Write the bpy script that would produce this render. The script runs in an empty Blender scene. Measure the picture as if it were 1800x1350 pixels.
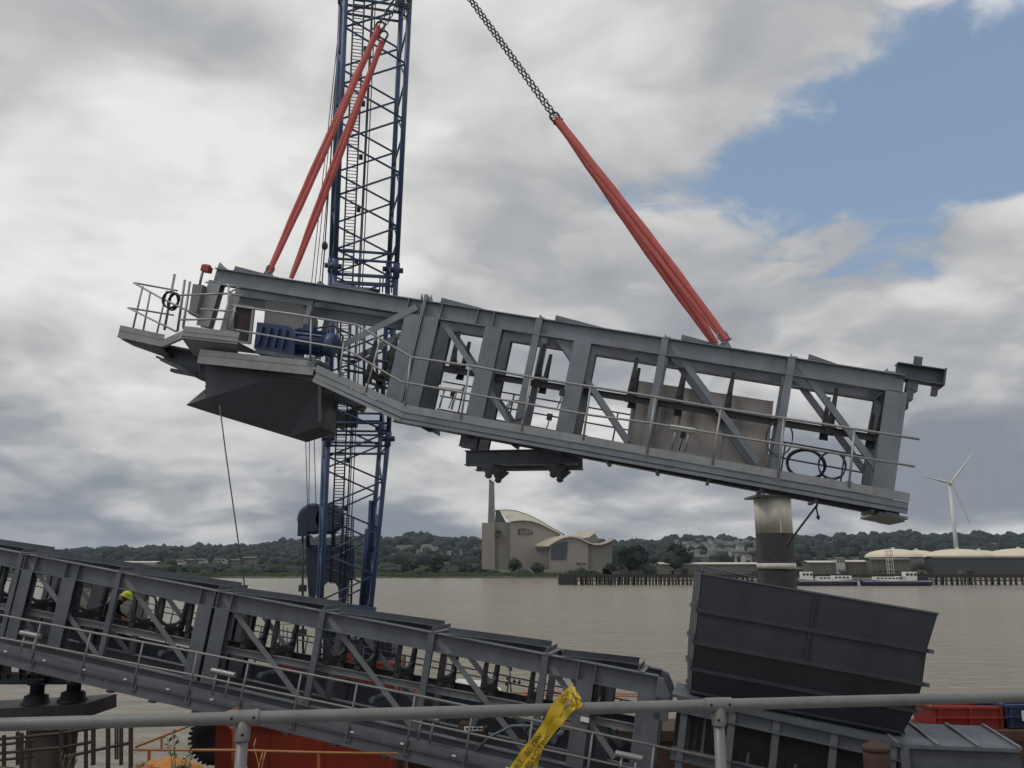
import bpy, bmesh, math, random
from mathutils import Vector, Matrix, noise
R = math.radians
random.seed(7)
scn = bpy.context.scene
COL = scn.collection

# ---------------------------------------------------------------- camera
EYE = Vector((0.0, 0.0, 6.5))          # water level is z = 0
FPX, PITCH = 1500.0, math.atan2(325.0, 1500.0)
cam_d = bpy.data.cameras.new('camera')
cam_d.sensor_width = 36.0
cam_d.lens = 36.0 * FPX / 1800.0
cam_d.clip_start, cam_d.clip_end = 0.1, 12000.0
cam = bpy.data.objects.new('camera', cam_d)
COL.objects.link(cam)
cam.location = EYE
cam.rotation_euler = (R(90) + PITCH, 0, 0)
scn.camera = cam

# ---------------------------------------------------------------- light
SUN_EL, SUN_AZ = 56.0, -118.0           # azimuth measured from +Y towards +X
sun_dir = Vector((math.sin(R(SUN_AZ)) * math.cos(R(SUN_EL)), math.cos(R(SUN_AZ)) * math.cos(R(SUN_EL)), math.sin(R(SUN_EL))))
sd = bpy.data.lights.new('sun', 'SUN')
sd.energy, sd.angle, sd.color = 1.1, R(14), (1.0, 0.96, 0.9)
so = bpy.data.objects.new('sun', sd)
COL.objects.link(so)
so.rotation_euler = sun_dir.to_track_quat('Z', 'Y').to_euler()

scn.view_settings.view_transform = 'Standard'
scn.view_settings.look = 'None'
scn.view_settings.exposure = 0.0
scn.view_settings.gamma = 1.0
scn.view_settings.use_curve_mapping = False

world = bpy.data.worlds.new('World')
scn.world = world
world.use_nodes = True


class NT:
    """tiny helper for building node graphs"""
    def __init__(self, tree):
        self.t = tree
        self.t.nodes.clear()

    def n(self, kind, **kw):
        nd = self.t.nodes.new(kind)
        for k, v in kw.items():
            setattr(nd, k, v)
        return nd

    def link(self, a, b):
        self.t.links.new(a, b)

    def set(self, sock, v):
        if hasattr(v, 'is_output'):
            self.t.links.new(v, sock)
        else:
            sock.default_value = v

    def math(self, op, a, b=0.0, c=0.0, clamp=False):
        m = self.n('ShaderNodeMath', operation=op, use_clamp=clamp)
        self.set(m.inputs[0], a); self.set(m.inputs[1], b); self.set(m.inputs[2], c)
        return m.outputs[0]

    def vmath(self, op, a, b=(0, 0, 0)):
        m = self.n('ShaderNodeVectorMath', operation=op)
        self.set(m.inputs[0], a); self.set(m.inputs[1], b)
        return m.outputs[0]

    def scale(self, a, s):
        m = self.n('ShaderNodeVectorMath', operation='SCALE')
        self.set(m.inputs[0], a); self.set(m.inputs['Scale'], s)
        return m.outputs[0]

    def noise(self, vec, scale, detail=4, rough=0.55, dist=0.0, color=False, lac=2.0):
        m = self.n('ShaderNodeTexNoise')
        self.set(m.inputs['Vector'], vec)
        m.inputs['Scale'].default_value = scale
        m.inputs['Detail'].default_value = detail
        m.inputs['Roughness'].default_value = rough
        m.inputs['Lacunarity'].default_value = lac
        m.inputs['Distortion'].default_value = dist
        return m.outputs['Color' if color else 'Fac']

    def ramp(self, fac, stops, interp='LINEAR'):
        m = self.n('ShaderNodeValToRGB')
        m.color_ramp.interpolation = interp
        e = m.color_ramp.elements
        while len(e) < len(stops):
            e.new(0.5)
        for el, (p, c) in zip(e, stops):
            el.position = p
            el.color = (*c, 1) if len(c) == 3 else c
        self.set(m.inputs[0], fac)
        return m.outputs[0]

    def smooth(self, x, a, b, lo=0.0, hi=1.0):
        m = self.n('ShaderNodeMapRange', interpolation_type='SMOOTHSTEP')
        self.set(m.inputs[0], x)
        m.inputs[1].default_value = a; m.inputs[2].default_value = b
        m.inputs[3].default_value = lo; m.inputs[4].default_value = hi
        return m.outputs[0]

    def mix(self, fac, a, b):
        m = self.n('ShaderNodeMix', data_type='RGBA')
        self.set(m.inputs[0], fac); self.set(m.inputs[6], a if hasattr(a, 'is_output') else (*a, 1)); self.set(m.inputs[7], b if hasattr(b, 'is_output') else (*b, 1))
        return m.outputs[2]


def build_world():
    g = NT(world.node_tree)
    out = g.n('ShaderNodeOutputWorld')
    bg = g.n('ShaderNodeBackground')
    bg.inputs['Strength'].default_value = 0.1
    g.link(bg.outputs[0], out.inputs[0])
    sky = g.n('ShaderNodeTexSky', sky_type='NISHITA')
    sky.sun_disc = False
    sky.sun_elevation = R(SUN_EL)
    sky.sun_rotation = R(SUN_AZ)
    sky.air_density, sky.dust_density, sky.ozone_density = 1.0, 1.0, 1.0
    tc = g.n('ShaderNodeTexCoord').outputs['Generated']
    d = g.vmath('NORMALIZE', tc)
    sx = g.n('ShaderNodeSeparateXYZ')
    g.link(d, sx.inputs[0])
    az = g.math('ABSOLUTE', sx.outputs[2])
    zz = g.math('ADD', az, 0.30)
    px = g.math('DIVIDE', sx.outputs[0], zz)
    py = g.math('DIVIDE', sx.outputs[1], zz)
    cb = g.n('ShaderNodeCombineXYZ')
    g.link(px, cb.inputs[0]); g.link(py, cb.inputs[1])
    g.link(g.math('MULTIPLY', az, 1.6), cb.inputs[2])
    p = cb.outputs[0]
    # standing heaps of cloud: a warped fractal field, flattened towards the horizon
    warp = g.vmath('SUBTRACT', g.noise(p, 2.2, 3, 0.5, color=True), (0.5, 0.5, 0.5))
    pw = g.vmath('ADD', p, g.scale(warp, 0.30))
    pw = g.vmath('ADD', pw, (WX, WY, WZ))
    big = g.noise(pw, 1.05, 2, 0.5)
    fine = g.noise(pw, 3.6, 8, 0.54, 0.0)
    fine2 = g.noise(g.vmath('ADD', pw, (-0.03, -0.05, 0.075)), 3.6, 4, 0.52, 0.0)
    dens = g.math('ADD', g.math('MULTIPLY', big, 0.55), g.math('MULTIPLY', fine, 0.75))
    # the one break in the cloud deck, with its own thin shreds of cloud
    gx = g.math('SUBTRACT', px, 0.645)
    gy = g.math('SUBTRACT', py, 1.02)
    ga = g.math('SUBTRACT', g.math('MULTIPLY', gx, 0.655), g.math('MULTIPLY', gy, 0.756))
    gb = g.math('ADD', g.math('MULTIPLY', gx, 0.756), g.math('MULTIPLY', gy, 0.655))
    rad = g.math('SQRT', g.math('ADD', g.math('POWER', g.math('DIVIDE', ga, 0.33), 2.0), g.math('POWER', g.math('DIVIDE', gb, 0.165), 2.0)))
    gap = g.smooth(rad, 0.15, 1.85, 1.0, 0.0)
    dd = g.math('SUBTRACT', dens, g.math('MULTIPLY', gap, 0.30))
    alpha = g.smooth(dd, 0.40, 0.50)
    relief = g.math('MULTIPLY', g.math('SUBTRACT', fine2, fine), 1.0)
    shade_n = g.noise(g.vmath('ADD', pw, (5.3, 1.7, 2.0)), 1.5, 4, 0.48)
    thick = g.smooth(dens, 0.52, 0.86)
    low = g.smooth(sx.outputs[2], 0.02, 0.42, 1.0, 0.0)
    dark = g.math('ADD', g.math('MULTIPLY', thick, 0.24), g.math('MULTIPLY', g.smooth(shade_n, 0.40, 0.63), 0.86))
    dark = g.math('MULTIPLY', dark, g.math('ADD', 0.50, g.math('MULTIPLY', low, 0.45)))
    dark = g.math('ADD', dark, g.math('MULTIPLY', low, 0.20))
    dark = g.math('ADD', dark, relief, clamp=True)
    ccol = g.ramp(dark, [(0.0, (8.2, 8.15, 8.0)), (0.22, (6.6, 6.55, 6.5)), (0.50, (4.3, 4.4, 4.55)), (0.80, (3.0, 3.2, 3.55)), (1.0, (2.5, 2.75, 3.15))])
    skyb = g.mix(0.55, sky.outputs[0], (3.2, 4.4, 6.0))
    col = g.mix(alpha, skyb, ccol)
    g.link(col, bg.inputs['Color'])


HAZE = 0.00005
WX, WY, WZ = 1.2, 7.7, 5.1
build_world()

# ---------------------------------------------------------------- geometry helpers
CT, ST = math.cos(PITCH), math.sin(PITCH)


def ray(px, py):
    u, v = (px - 900.0) / FPX, (675.0 - py) / FPX
    return Vector((u, CT - v * ST, ST + v * CT))


def at(px, py, Y):
    d = ray(px, py)
    return EYE + d * (Y / d.y)


def atz(px, py, z):
    d = ray(px, py)
    return EYE + d * ((z - EYE.z) / d.z)


class Frame:
    """a tilted local frame: s along the member, n away from the camera side, t upwards"""
    def __init__(self, px, py, Y, yaw, px2=None, py2=None, tilt=None):
        self.o = at(px, py, Y)
        self.yaw = R(yaw)
        if tilt is None:
            lo, hi = R(-40), R(40)
            for _ in range(60):
                m = (lo + hi) / 2
                self._axes(m)
                d = ray(px2, py2)
                t = (self.o - EYE).dot(self.n) / d.dot(self.n)
                q = EYE + d * t - self.o
                if q.dot(self.t) > 0:
                    hi = m
                else:
                    lo = m
        else:
            self._axes(R(tilt))
        self.mat = Matrix(((self.a.x, self.n.x, self.t.x, self.o.x), (self.a.y, self.n.y, self.t.y, self.o.y), (self.a.z, self.n.z, self.t.z, self.o.z), (0, 0, 0, 1)))
        self.inv = self.mat.inverted()

    def _axes(self, f):
        c, s = math.cos(self.yaw), math.sin(self.yaw)
        self.n = Vector((s, c, 0))
        self.a = Vector((c * math.cos(f), -s * math.cos(f), -math.sin(f)))
        self.t = Vector((c * math.sin(f), -s * math.sin(f), math.cos(f)))
        self.tilt = f

    def q(self, px, py, n=0.0):
        """local point on the plane n = const seen at a pixel"""
        d = ray(px, py)
        t = ((self.o - EYE).dot(self.n) + n) / d.dot(self.n)
        return self.inv @ (EYE + d * t)


def rect(w, h):
    return [(-w / 2, -h / 2), (w / 2, -h / 2), (w / 2, h / 2), (-w / 2, h / 2)]


def isec(b, h, tf=0.02, tw=0.014):
    B, H, T = b / 2, h / 2, tw / 2
    return [(-B, -H), (B, -H), (B, -H + tf), (T, -H + tf), (T, H - tf), (B, H - tf), (B, H), (-B, H), (-B, H - tf), (-T, H - tf), (-T, -H + tf), (-B, -H + tf)]


def lsec(b, h, t=0.012):
    return [(0, 0), (b, 0), (b, t), (t, t), (t, h), (0, h)]


def csec(b, h, t=0.014):
    """channel, web at x=0, flanges towards +x"""
    return [(0, -h / 2), (b, -h / 2), (b, -h / 2 + t), (t, -h / 2 + t), (t, h / 2 - t), (b, h / 2 - t), (b, h / 2), (0, h / 2)]


def ngon(r, n, ph=0.0):
    return [(r * math.cos(2 * math.pi * i / n + ph), r * math.sin(2 * math.pi * i / n + ph)) for i in range(n)]


class MB:
    def __init__(self):
        self.v, self.f, self.m, self.smooth = [], [], [], []
        self.mi = 0

    def face(self, ids, sm=False):
        self.f.append(ids); self.m.append(self.mi); self.smooth.append(sm)

    def poly(self, pts):
        b = len(self.v)
        self.v += [Vector(p) for p in pts]
        self.face(list(range(b, b + len(pts))))
        return self

    def ext(self, prof, p, q, up=(0, 0, 1), q_prof=None, caps=True, sm=False):
        """extrude a 2-D profile from p to q; profile y follows `up`"""
        p, q = Vector(p), Vector(q)
        d = (q - p).normalized()
        u = Vector(up)
        u = u - d * u.dot(d)
        if u.length < 1e-5:
            u = Vector((1, 0, 0)) - d * d.x
            if u.length < 1e-3:
                u = Vector((0, 1, 0)) - d * d.y
        u.normalize()
        x = d.cross(u)
        b, n = len(self.v), len(prof)
        for (a, c) in prof:
            self.v.append(p + x * a + u * c)
        for (a, c) in (q_prof or prof):
            self.v.append(q + x * a + u * c)
        for i in range(n):
            j = (i + 1) % n
            self.face([b + i, b + j, b + n + j, b + n + i], sm)
        if caps:
            self.face([b + i for i in reversed(range(n))])
            self.face([b + n + i for i in range(n)])
        return self

    def bar(self, p, q, w, h, up=(0, 0, 1)):
        return self.ext(rect(w, h), p, q, up)

    def box(self, c, s, rz=0.0):
        c = Vector(c)
        hx = s[0] / 2
        dx = Vector((math.cos(rz), math.sin(rz), 0)) * hx
        return self.ext(rect(s[1], s[2]), c - dx, c + dx, (0, 0, 1))

    def box2(self, a, b):
        a, b = Vector(a), Vector(b)
        m = (a + b) / 2
        return self.ext(rect(abs(b.y - a.y), abs(b.z - a.z)), (a.x, m.y, m.z), (b.x, m.y, m.z), (0, 0, 1))

    def tube(self, pts, r, n=8, closed=False, r2=None):
        pts = [Vector(p) for p in pts]
        k = len(pts)
        b0 = len(self.v)
        prev = None
        for i, p in enumerate(pts):
            if closed:
                d = pts[(i + 1) % k] - pts[i - 1]
            else:
                d = pts[min(i + 1, k - 1)] - pts[max(i - 1, 0)]
            d.normalize()
            if prev is None:
                u = Vector((0, 0, 1)) if abs(d.z) < 0.9 else Vector((0, 1, 0))
            else:
                u = prev
            u = u - d * u.dot(d)
            u.normalize()
            prev = u
            x = d.cross(u)
            rr = r if r2 is None else r + (r2 - r) * i / max(1, k - 1)
            for a in range(n):
                t = 2 * math.pi * a / n
                self.v.append(p + x * (rr * math.cos(t)) + u * (rr * math.sin(t)))
        for i in range(k if closed else k - 1):
            i2 = (i + 1) % k
            for a in range(n):
                a2 = (a + 1) % n
                self.face([b0 + i * n + a, b0 + i * n + a2, b0 + i2 * n + a2, b0 + i2 * n + a], True)
        if not closed:
            self.face([b0 + a for a in reversed(range(n))])
            self.face([b0 + (k - 1) * n + a for a in range(n)])
        return self

    def lathe(self, c, prof, n=16, axis=(0, 0, 1)):
        """prof: list of (radius, height) along axis"""
        c, ax = Vector(c), Vector(axis).normalized()
        u = Vector((1, 0, 0)) if abs(ax.x) < 0.9 else Vector((0, 1, 0))
        u = (u - ax * u.dot(ax)).normalized()
        w = ax.cross(u)
        b = len(self.v)
        for (r, h) in prof:
            for a in range(n):
                t = 2 * math.pi * a / n
                self.v.append(c + ax * h + u * (r * math.cos(t)) + w * (r * math.sin(t)))
        for i in range(len(prof) - 1):
            for a in range(n):
                a2 = (a + 1) % n
                self.face([b + i * n + a, b + i * n + a2, b + (i + 1) * n + a2, b + (i + 1) * n + a], True)
        self.face([b + a for a in reversed(range(n))])
        self.face([b + (len(prof) - 1) * n + a for a in range(n)])
        return self

    def slab(self, poly, d):
        """polygon (3-D points) thickened by vector d"""
        n = len(poly)
        b = len(self.v)
        poly = [Vector(p) for p in poly]
        d = Vector(d)
        self.v += poly + [p + d for p in poly]
        self.face(list(range(n)))
        self.face([b + n + i for i in reversed(range(n))]) if False else None
        self.f[-1] = [b + i for i in range(n)]
        self.face([b + n + i for i in reversed(range(n))])
        for i in range(n):
            j = (i + 1) % n
            self.face([b + j, b + i, b + n + i, b + n + j])
        return self

    def mesh(self, name):
        me = bpy.data.meshes.new(name)
        me.from_pydata([tuple(v) for v in self.v], [], self.f)
        me.polygons.foreach_set('use_smooth', self.smooth)
        me.polygons.foreach_set('material_index', self.m)
        bm = bmesh.new()
        bm.from_mesh(me)
        bmesh.ops.recalc_face_normals(bm, faces=bm.faces)
        bm.to_mesh(me)
        bm.free()
        return me

    def build(self, name, mat, parent=None, label=None, cat=None, group=None, kind=None):
        me = self.mesh(name)
        for mm in (mat if isinstance(mat, (list, tuple)) else [mat]):
            me.materials.append(mm)
        return link(name, me, parent, label, cat, group, kind)


def tag(o, label=None, cat=None, group=None, kind=None):
    if label: o['label'] = label
    if cat: o['category'] = cat
    if group: o['group'] = group
    if kind: o['kind'] = kind
    return o


def link(name, me, parent=None, label=None, cat=None, group=None, kind=None):
    o = bpy.data.objects.new(name, me)
    COL.objects.link(o)
    if parent is not None:
        o.parent = parent
    return tag(o, label, cat, group, kind)


def thing(name, label, cat, loc=(0, 0, 0), rz=0.0, group=None, mat=None):
    o = bpy.data.objects.new(name, None)
    o.empty_display_size = 0.2
    COL.objects.link(o)
    if mat is not None:
        o.matrix_world = mat
    else:
        o.location = loc
        o.rotation_euler = (0, 0, rz)
    return tag(o, label, cat, group)


def lerp(a, b, t):
    return a + (b - a) * t


# ---------------------------------------------------------------- materials
M = {}


def pmat(name, col, rough=0.6, metal=0.0, var=0.12, vscale=3.0, dirt=None, dirt_amt=0.0, bump=0.0, bscale=20.0, spec=0.5, streak=0.0, coord='Object'):
    m = bpy.data.materials.new(name)
    m.use_nodes = True
    g = NT(m.node_tree)
    out = g.n('ShaderNodeOutputMaterial')
    bs = g.n('ShaderNodeBsdfPrincipled')
    g.link(bs.outputs[0], out.inputs[0])
    tc = g.n('ShaderNodeTexCoord').outputs[coord]
    nz = g.noise(tc, vscale, 6, 0.6)
    lo = tuple(max(0, c * (1 - var)) for c in col)
    hi = tuple(min(1, c * (1 + var)) for c in col)
    c = g.ramp(nz, [(0.3, lo), (0.7, hi)])
    if dirt_amt > 0:
        if streak > 0:
            mp = g.n('ShaderNodeMapping')
            mp.inputs['Scale'].default_value = (1.0, 1.0, 1.0 / streak)
            g.link(tc, mp.inputs[0])
            dn = g.noise(mp.outputs[0], vscale * 2.3, 8, 0.65)
        else:
            dn = g.noise(tc, vscale * 2.1, 8, 0.68, 0.3)
        df = g.smooth(dn, 0.5, 0.72, 0.0, dirt_amt)
        c = g.mix(df, c, dirt)
    g.link(c, bs.inputs['Base Color'])
    bs.inputs['Metallic'].default_value = metal
    bs.inputs['Specular IOR Level'].default_value = spec
    rn = g.noise(tc, vscale * 4, 4, 0.6)
    g.link(g.smooth(rn, 0.2, 0.8, max(0.02, rough - 0.12), min(1, rough + 0.12)), bs.inputs['Roughness'])
    if bump > 0:
        b = g.n('ShaderNodeBump')
        b.inputs['Strength'].default_value = bump
        b.inputs['Distance'].default_value = 0.02
        g.link(g.noise(tc, bscale, 6, 0.6), b.inputs['Height'])
        g.link(b.outputs[0], bs.inputs['Normal'])
    M[name] = m
    return m


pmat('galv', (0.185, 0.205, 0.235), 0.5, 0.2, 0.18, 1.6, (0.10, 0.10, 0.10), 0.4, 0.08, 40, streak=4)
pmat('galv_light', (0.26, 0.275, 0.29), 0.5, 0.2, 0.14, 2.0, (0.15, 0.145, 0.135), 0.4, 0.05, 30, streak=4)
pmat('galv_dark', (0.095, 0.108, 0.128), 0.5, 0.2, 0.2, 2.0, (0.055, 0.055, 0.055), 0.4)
pmat('steel_black', (0.035, 0.037, 0.042), 0.55, 0.1, 0.2, 4.0, (0.07, 0.05, 0.035), 0.3)
pmat('rubber', (0.018, 0.018, 0.02), 0.8, 0.0, 0.25, 6.0, bump=0.2)
pmat('grey_paint', (0.050, 0.057, 0.070), 0.55, 0.0, 0.14, 0.8, (0.035, 0.037, 0.04), 0.45, 0.05, 12, streak=5)
pmat('hopper_paint', (0.032, 0.037, 0.049), 0.5, 0.0, 0.16, 0.8, (0.018, 0.019, 0.022), 0.5, 0.05, 12, streak=5)
pmat('grey_box', (0.17, 0.175, 0.175), 0.5, 0.0, 0.08, 3.0, (0.11, 0.105, 0.1), 0.3)
pmat('pale_panel', (0.47, 0.44, 0.42), 0.7, 0.0, 0.12, 2.0, (0.28, 0.25, 0.225), 0.5, streak=5)
pmat('navy', (0.022, 0.045, 0.115), 0.45, 0.0, 0.25, 2.0, (0.02, 0.022, 0.03), 0.5, streak=4)
pmat('crane_blue', (0.048, 0.086, 0.178), 0.45, 0.0, 0.2, 1.2, (0.045, 0.05, 0.065), 0.5)
pmat('crane_dark', (0.022, 0.032, 0.062), 0.5, 0.0, 0.25, 1.5, (0.03, 0.03, 0.035), 0.5)
pmat('rail_light', (0.30, 0.31, 0.31), 0.45, 0.3, 0.1, 5.0, (0.18, 0.17, 0.15), 0.3)
pmat('galv_dimmed', (0.115, 0.126, 0.148), 0.55, 0.15, 0.2, 1.6, (0.065, 0.065, 0.065), 0.45, 0.08, 40, streak=4)  # copy of galv with the lower frame's dimmer light put into its colour
pmat('galv_dimmed_light', (0.17, 0.18, 0.195), 0.55, 0.15, 0.16, 2.0, (0.09, 0.088, 0.085), 0.45, 0.05, 30, streak=4)  # paler steel, its colour darkened likewise for the dim lower frame
pmat('rail_dimmed', (0.19, 0.195, 0.195), 0.5, 0.2, 0.12, 5.0, (0.11, 0.105, 0.1), 0.4)  # copy of rail_light, shade of the lower frame put into the colour
pmat('white_paint', (0.72, 0.71, 0.67), 0.5, 0.0, 0.06, 3.0, (0.4, 0.35, 0.28), 0.25)
pmat('sling_red', (0.50, 0.115, 0.105), 0.75, 0.0, 0.14, 6.0, (0.36, 0.075, 0.07), 0.5, 0.25, 90)
pmat('red_paint', (0.28, 0.028, 0.022), 0.5, 0.0, 0.15, 0.7, (0.10, 0.03, 0.025), 0.5, 0.04, 6, streak=5)
pmat('red_hull', (0.30, 0.034, 0.014), 0.5, 0.0, 0.14, 0.5, (0.13, 0.03, 0.02), 0.5, 0.05, 4, streak=6)
pmat('orange_paint', (0.62, 0.15, 0.05), 0.55, 0.0, 0.12, 4.0, (0.3, 0.1, 0.05), 0.4)
pmat('orange_rail', (0.32, 0.13, 0.04), 0.55, 0.0, 0.15, 4.0, (0.15, 0.07, 0.035), 0.5)
pmat('chain', (0.075, 0.077, 0.08), 0.4, 0.6, 0.2, 8.0)
pmat('rope', (0.12, 0.115, 0.11), 0.8, 0.0, 0.2, 12.0)
pmat('wire', (0.05, 0.05, 0.055), 0.5, 0.4, 0.2, 12.0)
pmat('rust', (0.075, 0.042, 0.03), 0.85, 0.0, 0.3, 4.0, (0.035, 0.024, 0.02), 0.6, 0.3, 30)
pmat('brown_dark', (0.035, 0.024, 0.022), 0.8, 0.0, 0.25, 3.0, (0.06, 0.04, 0.03), 0.5)
pmat('timber_dark', (0.035, 0.03, 0.027), 0.85, 0.0, 0.3, 2.0, (0.07, 0.065, 0.055), 0.5, 0.3, 15, streak=5)
pmat('pile_white', (0.68, 0.65, 0.58), 0.7, 0.0, 0.06, 1.5, (0.42, 0.35, 0.26), 0.45, 0.1, 12, streak=7)
pmat('pile_black', (0.022, 0.022, 0.024), 0.8, 0.0, 0.3, 1.5, (0.075, 0.065, 0.055), 0.45, 0.2, 12, streak=7)
pmat('rail_grey', (0.165, 0.17, 0.165), 0.5, 0.2, 0.14, 5.0, (0.10, 0.10, 0.09), 0.5, 0.06, 40)
pmat('tape', (0.52, 0.36, 0.012), 0.38, 0.0, 0.12, 14.0, (0.34, 0.2, 0.01), 0.5)
pmat('ink', (0.015, 0.014, 0.012), 0.5)
pmat('glass_dark', (0.02, 0.025, 0.03), 0.08, 0.0, 0.1, 2.0, spec=0.8)
pmat('hivis', (0.62, 0.75, 0.04), 0.6, 0.0, 0.06, 8.0)
pmat('cloth_dark', (0.02, 0.023, 0.03), 0.9, 0.0, 0.25, 8.0)
pmat('cloth_maroon', (0.055, 0.018, 0.016), 0.9, 0.0, 0.25, 8.0)
pmat('skin', (0.38, 0.22, 0.16), 0.6, 0.0, 0.06, 8.0)
pmat('leaf', (0.055, 0.07, 0.03), 0.7, 0.0, 0.35, 3.0)
pmat('leaf_olive', (0.14, 0.135, 0.05), 0.7, 0.0, 0.3, 3.0)
pmat('straw', (0.42, 0.24, 0.10), 0.8, 0.0, 0.2, 8.0)
pmat('yellow_cover', (0.42, 0.18, 0.03), 0.6, 0.0, 0.25, 5.0, (0.34, 0.085, 0.03), 0.6, 0.2, 10)
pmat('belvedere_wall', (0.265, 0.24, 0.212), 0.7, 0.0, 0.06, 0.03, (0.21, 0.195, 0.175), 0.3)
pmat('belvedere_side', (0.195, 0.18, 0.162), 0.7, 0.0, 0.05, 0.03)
pmat('belvedere_roof', (0.40, 0.36, 0.28), 0.5, 0.0, 0.05, 0.05)
pmat('trim_dark', (0.05, 0.055, 0.06), 0.5, 0.0, 0.1, 0.1)
pmat('dome', (0.62, 0.55, 0.42), 0.6, 0.0, 0.05, 0.1, (0.5, 0.43, 0.32), 0.3)
pmat('shed_wall', (0.12, 0.11, 0.095), 0.8, 0.0, 0.2, 0.1, (0.07, 0.065, 0.06), 0.5)
pmat('shed_roof', (0.50, 0.48, 0.42), 0.6, 0.0, 0.1, 0.1)
pmat('house_pale', (0.40, 0.395, 0.39), 0.8, 0.0, 0.25, 0.02)
pmat('house_brick', (0.15, 0.135, 0.125), 0.85, 0.0, 0.2, 0.02)
pmat('house_roof', (0.12, 0.118, 0.118), 0.85, 0.0, 0.3, 0.02)
pmat('turbine', (0.62, 0.62, 0.60), 0.5, 0.0, 0.04, 0.05)
pmat('boat_blue', (0.012, 0.016, 0.06), 0.4, 0.0, 0.1, 0.2)
pmat('tree_far', (0.015, 0.024, 0.020), 0.9, 0.0, 0.5, 0.02)
pmat('tree_near', (0.024, 0.038, 0.022), 0.9, 0.0, 0.5, 0.06)
pmat('tree_dark', (0.015, 0.025, 0.017), 0.9, 0.0, 0.4, 0.06)
pmat('bark', (0.06, 0.045, 0.035), 0.9)
pmat('label_white', (0.6, 0.6, 0.58), 0.6, var=0.04)

# ================================================================ SETTING
def water_mat():
    m = bpy.data.materials.new('river_water')
    m.use_nodes = True
    g = NT(m.node_tree)
    out = g.n('ShaderNodeOutputMaterial')
    bs = g.n('ShaderNodeBsdfPrincipled')
    g.link(bs.outputs[0], out.inputs[0])
    tc = g.n('ShaderNodeTexCoord').outputs['Object']
    mp = g.n('ShaderNodeMapping')
    mp.inputs['Scale'].default_value = (0.55, 1.0, 1.0)
    g.link(tc, mp.inputs[0])
    mud = g.noise(tc, 0.012, 4, 0.6)
    c = g.ramp(mud, [(0.3, (0.245, 0.212, 0.160)), (0.7, (0.29, 0.255, 0.196))])
    g.link(c, bs.inputs['Base Color'])
    bs.inputs['Roughness'].default_value = 0.13
    bs.inputs['IOR'].default_value = 1.33
    w1 = g.noise(mp.outputs[0], 0.62, 6, 0.62, 0.4)
    w2 = g.noise(mp.outputs[0], 0.13, 4, 0.55, 0.3)
    h = g.math('ADD', g.math('MULTIPLY', w1, 1.0), g.math('MULTIPLY', w2, 1.0))
    b = g.n('ShaderNodeBump')
    b.inputs['Strength'].default_value = 1.0
    b.inputs['Distance'].default_value = 1.0
    g.link(h, b.inputs['Height'])
    g.link(b.outputs[0], bs.inputs['Normal'])
    return m


M['water'] = water_mat()
mb = MB()
mb.poly([(-7000, -40, 0), (7000, -40, 0), (7000, 9000, 0), (-7000, 9000, 0)])
mb.build('river', M['water'], kind='structure')


def land_mat():
    m = bpy.data.materials.new('land')
    m.use_nodes = True
    g = NT(m.node_tree)
    out = g.n('ShaderNodeOutputMaterial')
    bs = g.n('ShaderNodeBsdfPrincipled')
    g.link(bs.outputs[0], out.inputs[0])
    tc = g.n('ShaderNodeTexCoord').outputs['Object']
    c = g.ramp(g.noise(tc, 0.02, 8, 0.65), [(0.3, (0.028, 0.036, 0.02)), (0.5, (0.05, 0.06, 0.03)), (0.68, (0.10, 0.10, 0.055))])
    g.link(c, bs.inputs['Base Color'])
    bs.inputs['Roughness'].default_value = 0.95
    return m


M['land'] = land_mat()
RIDGE = [(-700, 985), (0, 985), (120, 978), (200, 973), (300, 971), (420, 968), (500, 962), (560, 955), (640, 953), (700, 952), (745, 950), (800, 954), (850, 957), (1000, 960), (1080, 962), (1150, 958), (1200, 953), (1260, 953), (1320, 955), (1400, 951), (1480, 949), (1560, 946), (1640, 948), (1720, 948), (1800, 949), (2500, 955)]


def interp(tab, x):
    for (x0, y0), (x1, y1) in zip(tab, tab[1:]):
        if x0 <= x <= x1:
            return y0 + (y1 - y0) * (x - x0) / (x1 - x0)
    return tab[-1][1] if x > tab[-1][0] else tab[0][1]


def ground_z(x, Y):
    px = 900 + x / Y * FPX / 0.977 * 0.977
    if Y < 640: return 0.2
    if Y < 652: return 0.2 + (Y - 640) / 12 * 1.8
    base = 2.0 + (min(Y, 1100) - 652) / 448 * 3.0
    if Y <= 1100: return base
    zr = EYE.z + (1000 - interp(RIDGE, px)) / 1500.0 * 2600.0
    k = min(1.0, (Y - 1100) / 1500.0)
    k = k ** 0.85
    return 5 + (zr - 5) * k + 2.5 * noise.noise((x * 0.006, Y * 0.006, 0))


mb = MB()
rows = [640, 646, 652, 700, 800, 950, 1100, 1250, 1400, 1600, 1800, 2000, 2200, 2400, 2600, 3000, 4200]
cols = list(range(-700, 2501, 25))
for Y in rows:
    for px in cols:
        x = (px - 900) / FPX * Y
        yy = Y + (6 * noise.noise((px * 0.02, 3.3, 0)) + 5 * noise.noise((px * 0.11, 1.3, 0)) if Y < 655 else 0)
        mb.v.append(Vector((x, yy, ground_z(x, Y) if Y < 2700 else ground_z(x / Y * 2600, 2600) - (Y - 2600) * 0.02)))
nc = len(cols)
for i in range(len(rows) - 1):
    for j in range(nc - 1):
        mb.face([i * nc + j, i * nc + j + 1, (i + 1) * nc + j + 1, (i + 1) * nc + j], True)
mb.build('far_bank_terrain', M['land'], kind='structure')


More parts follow.
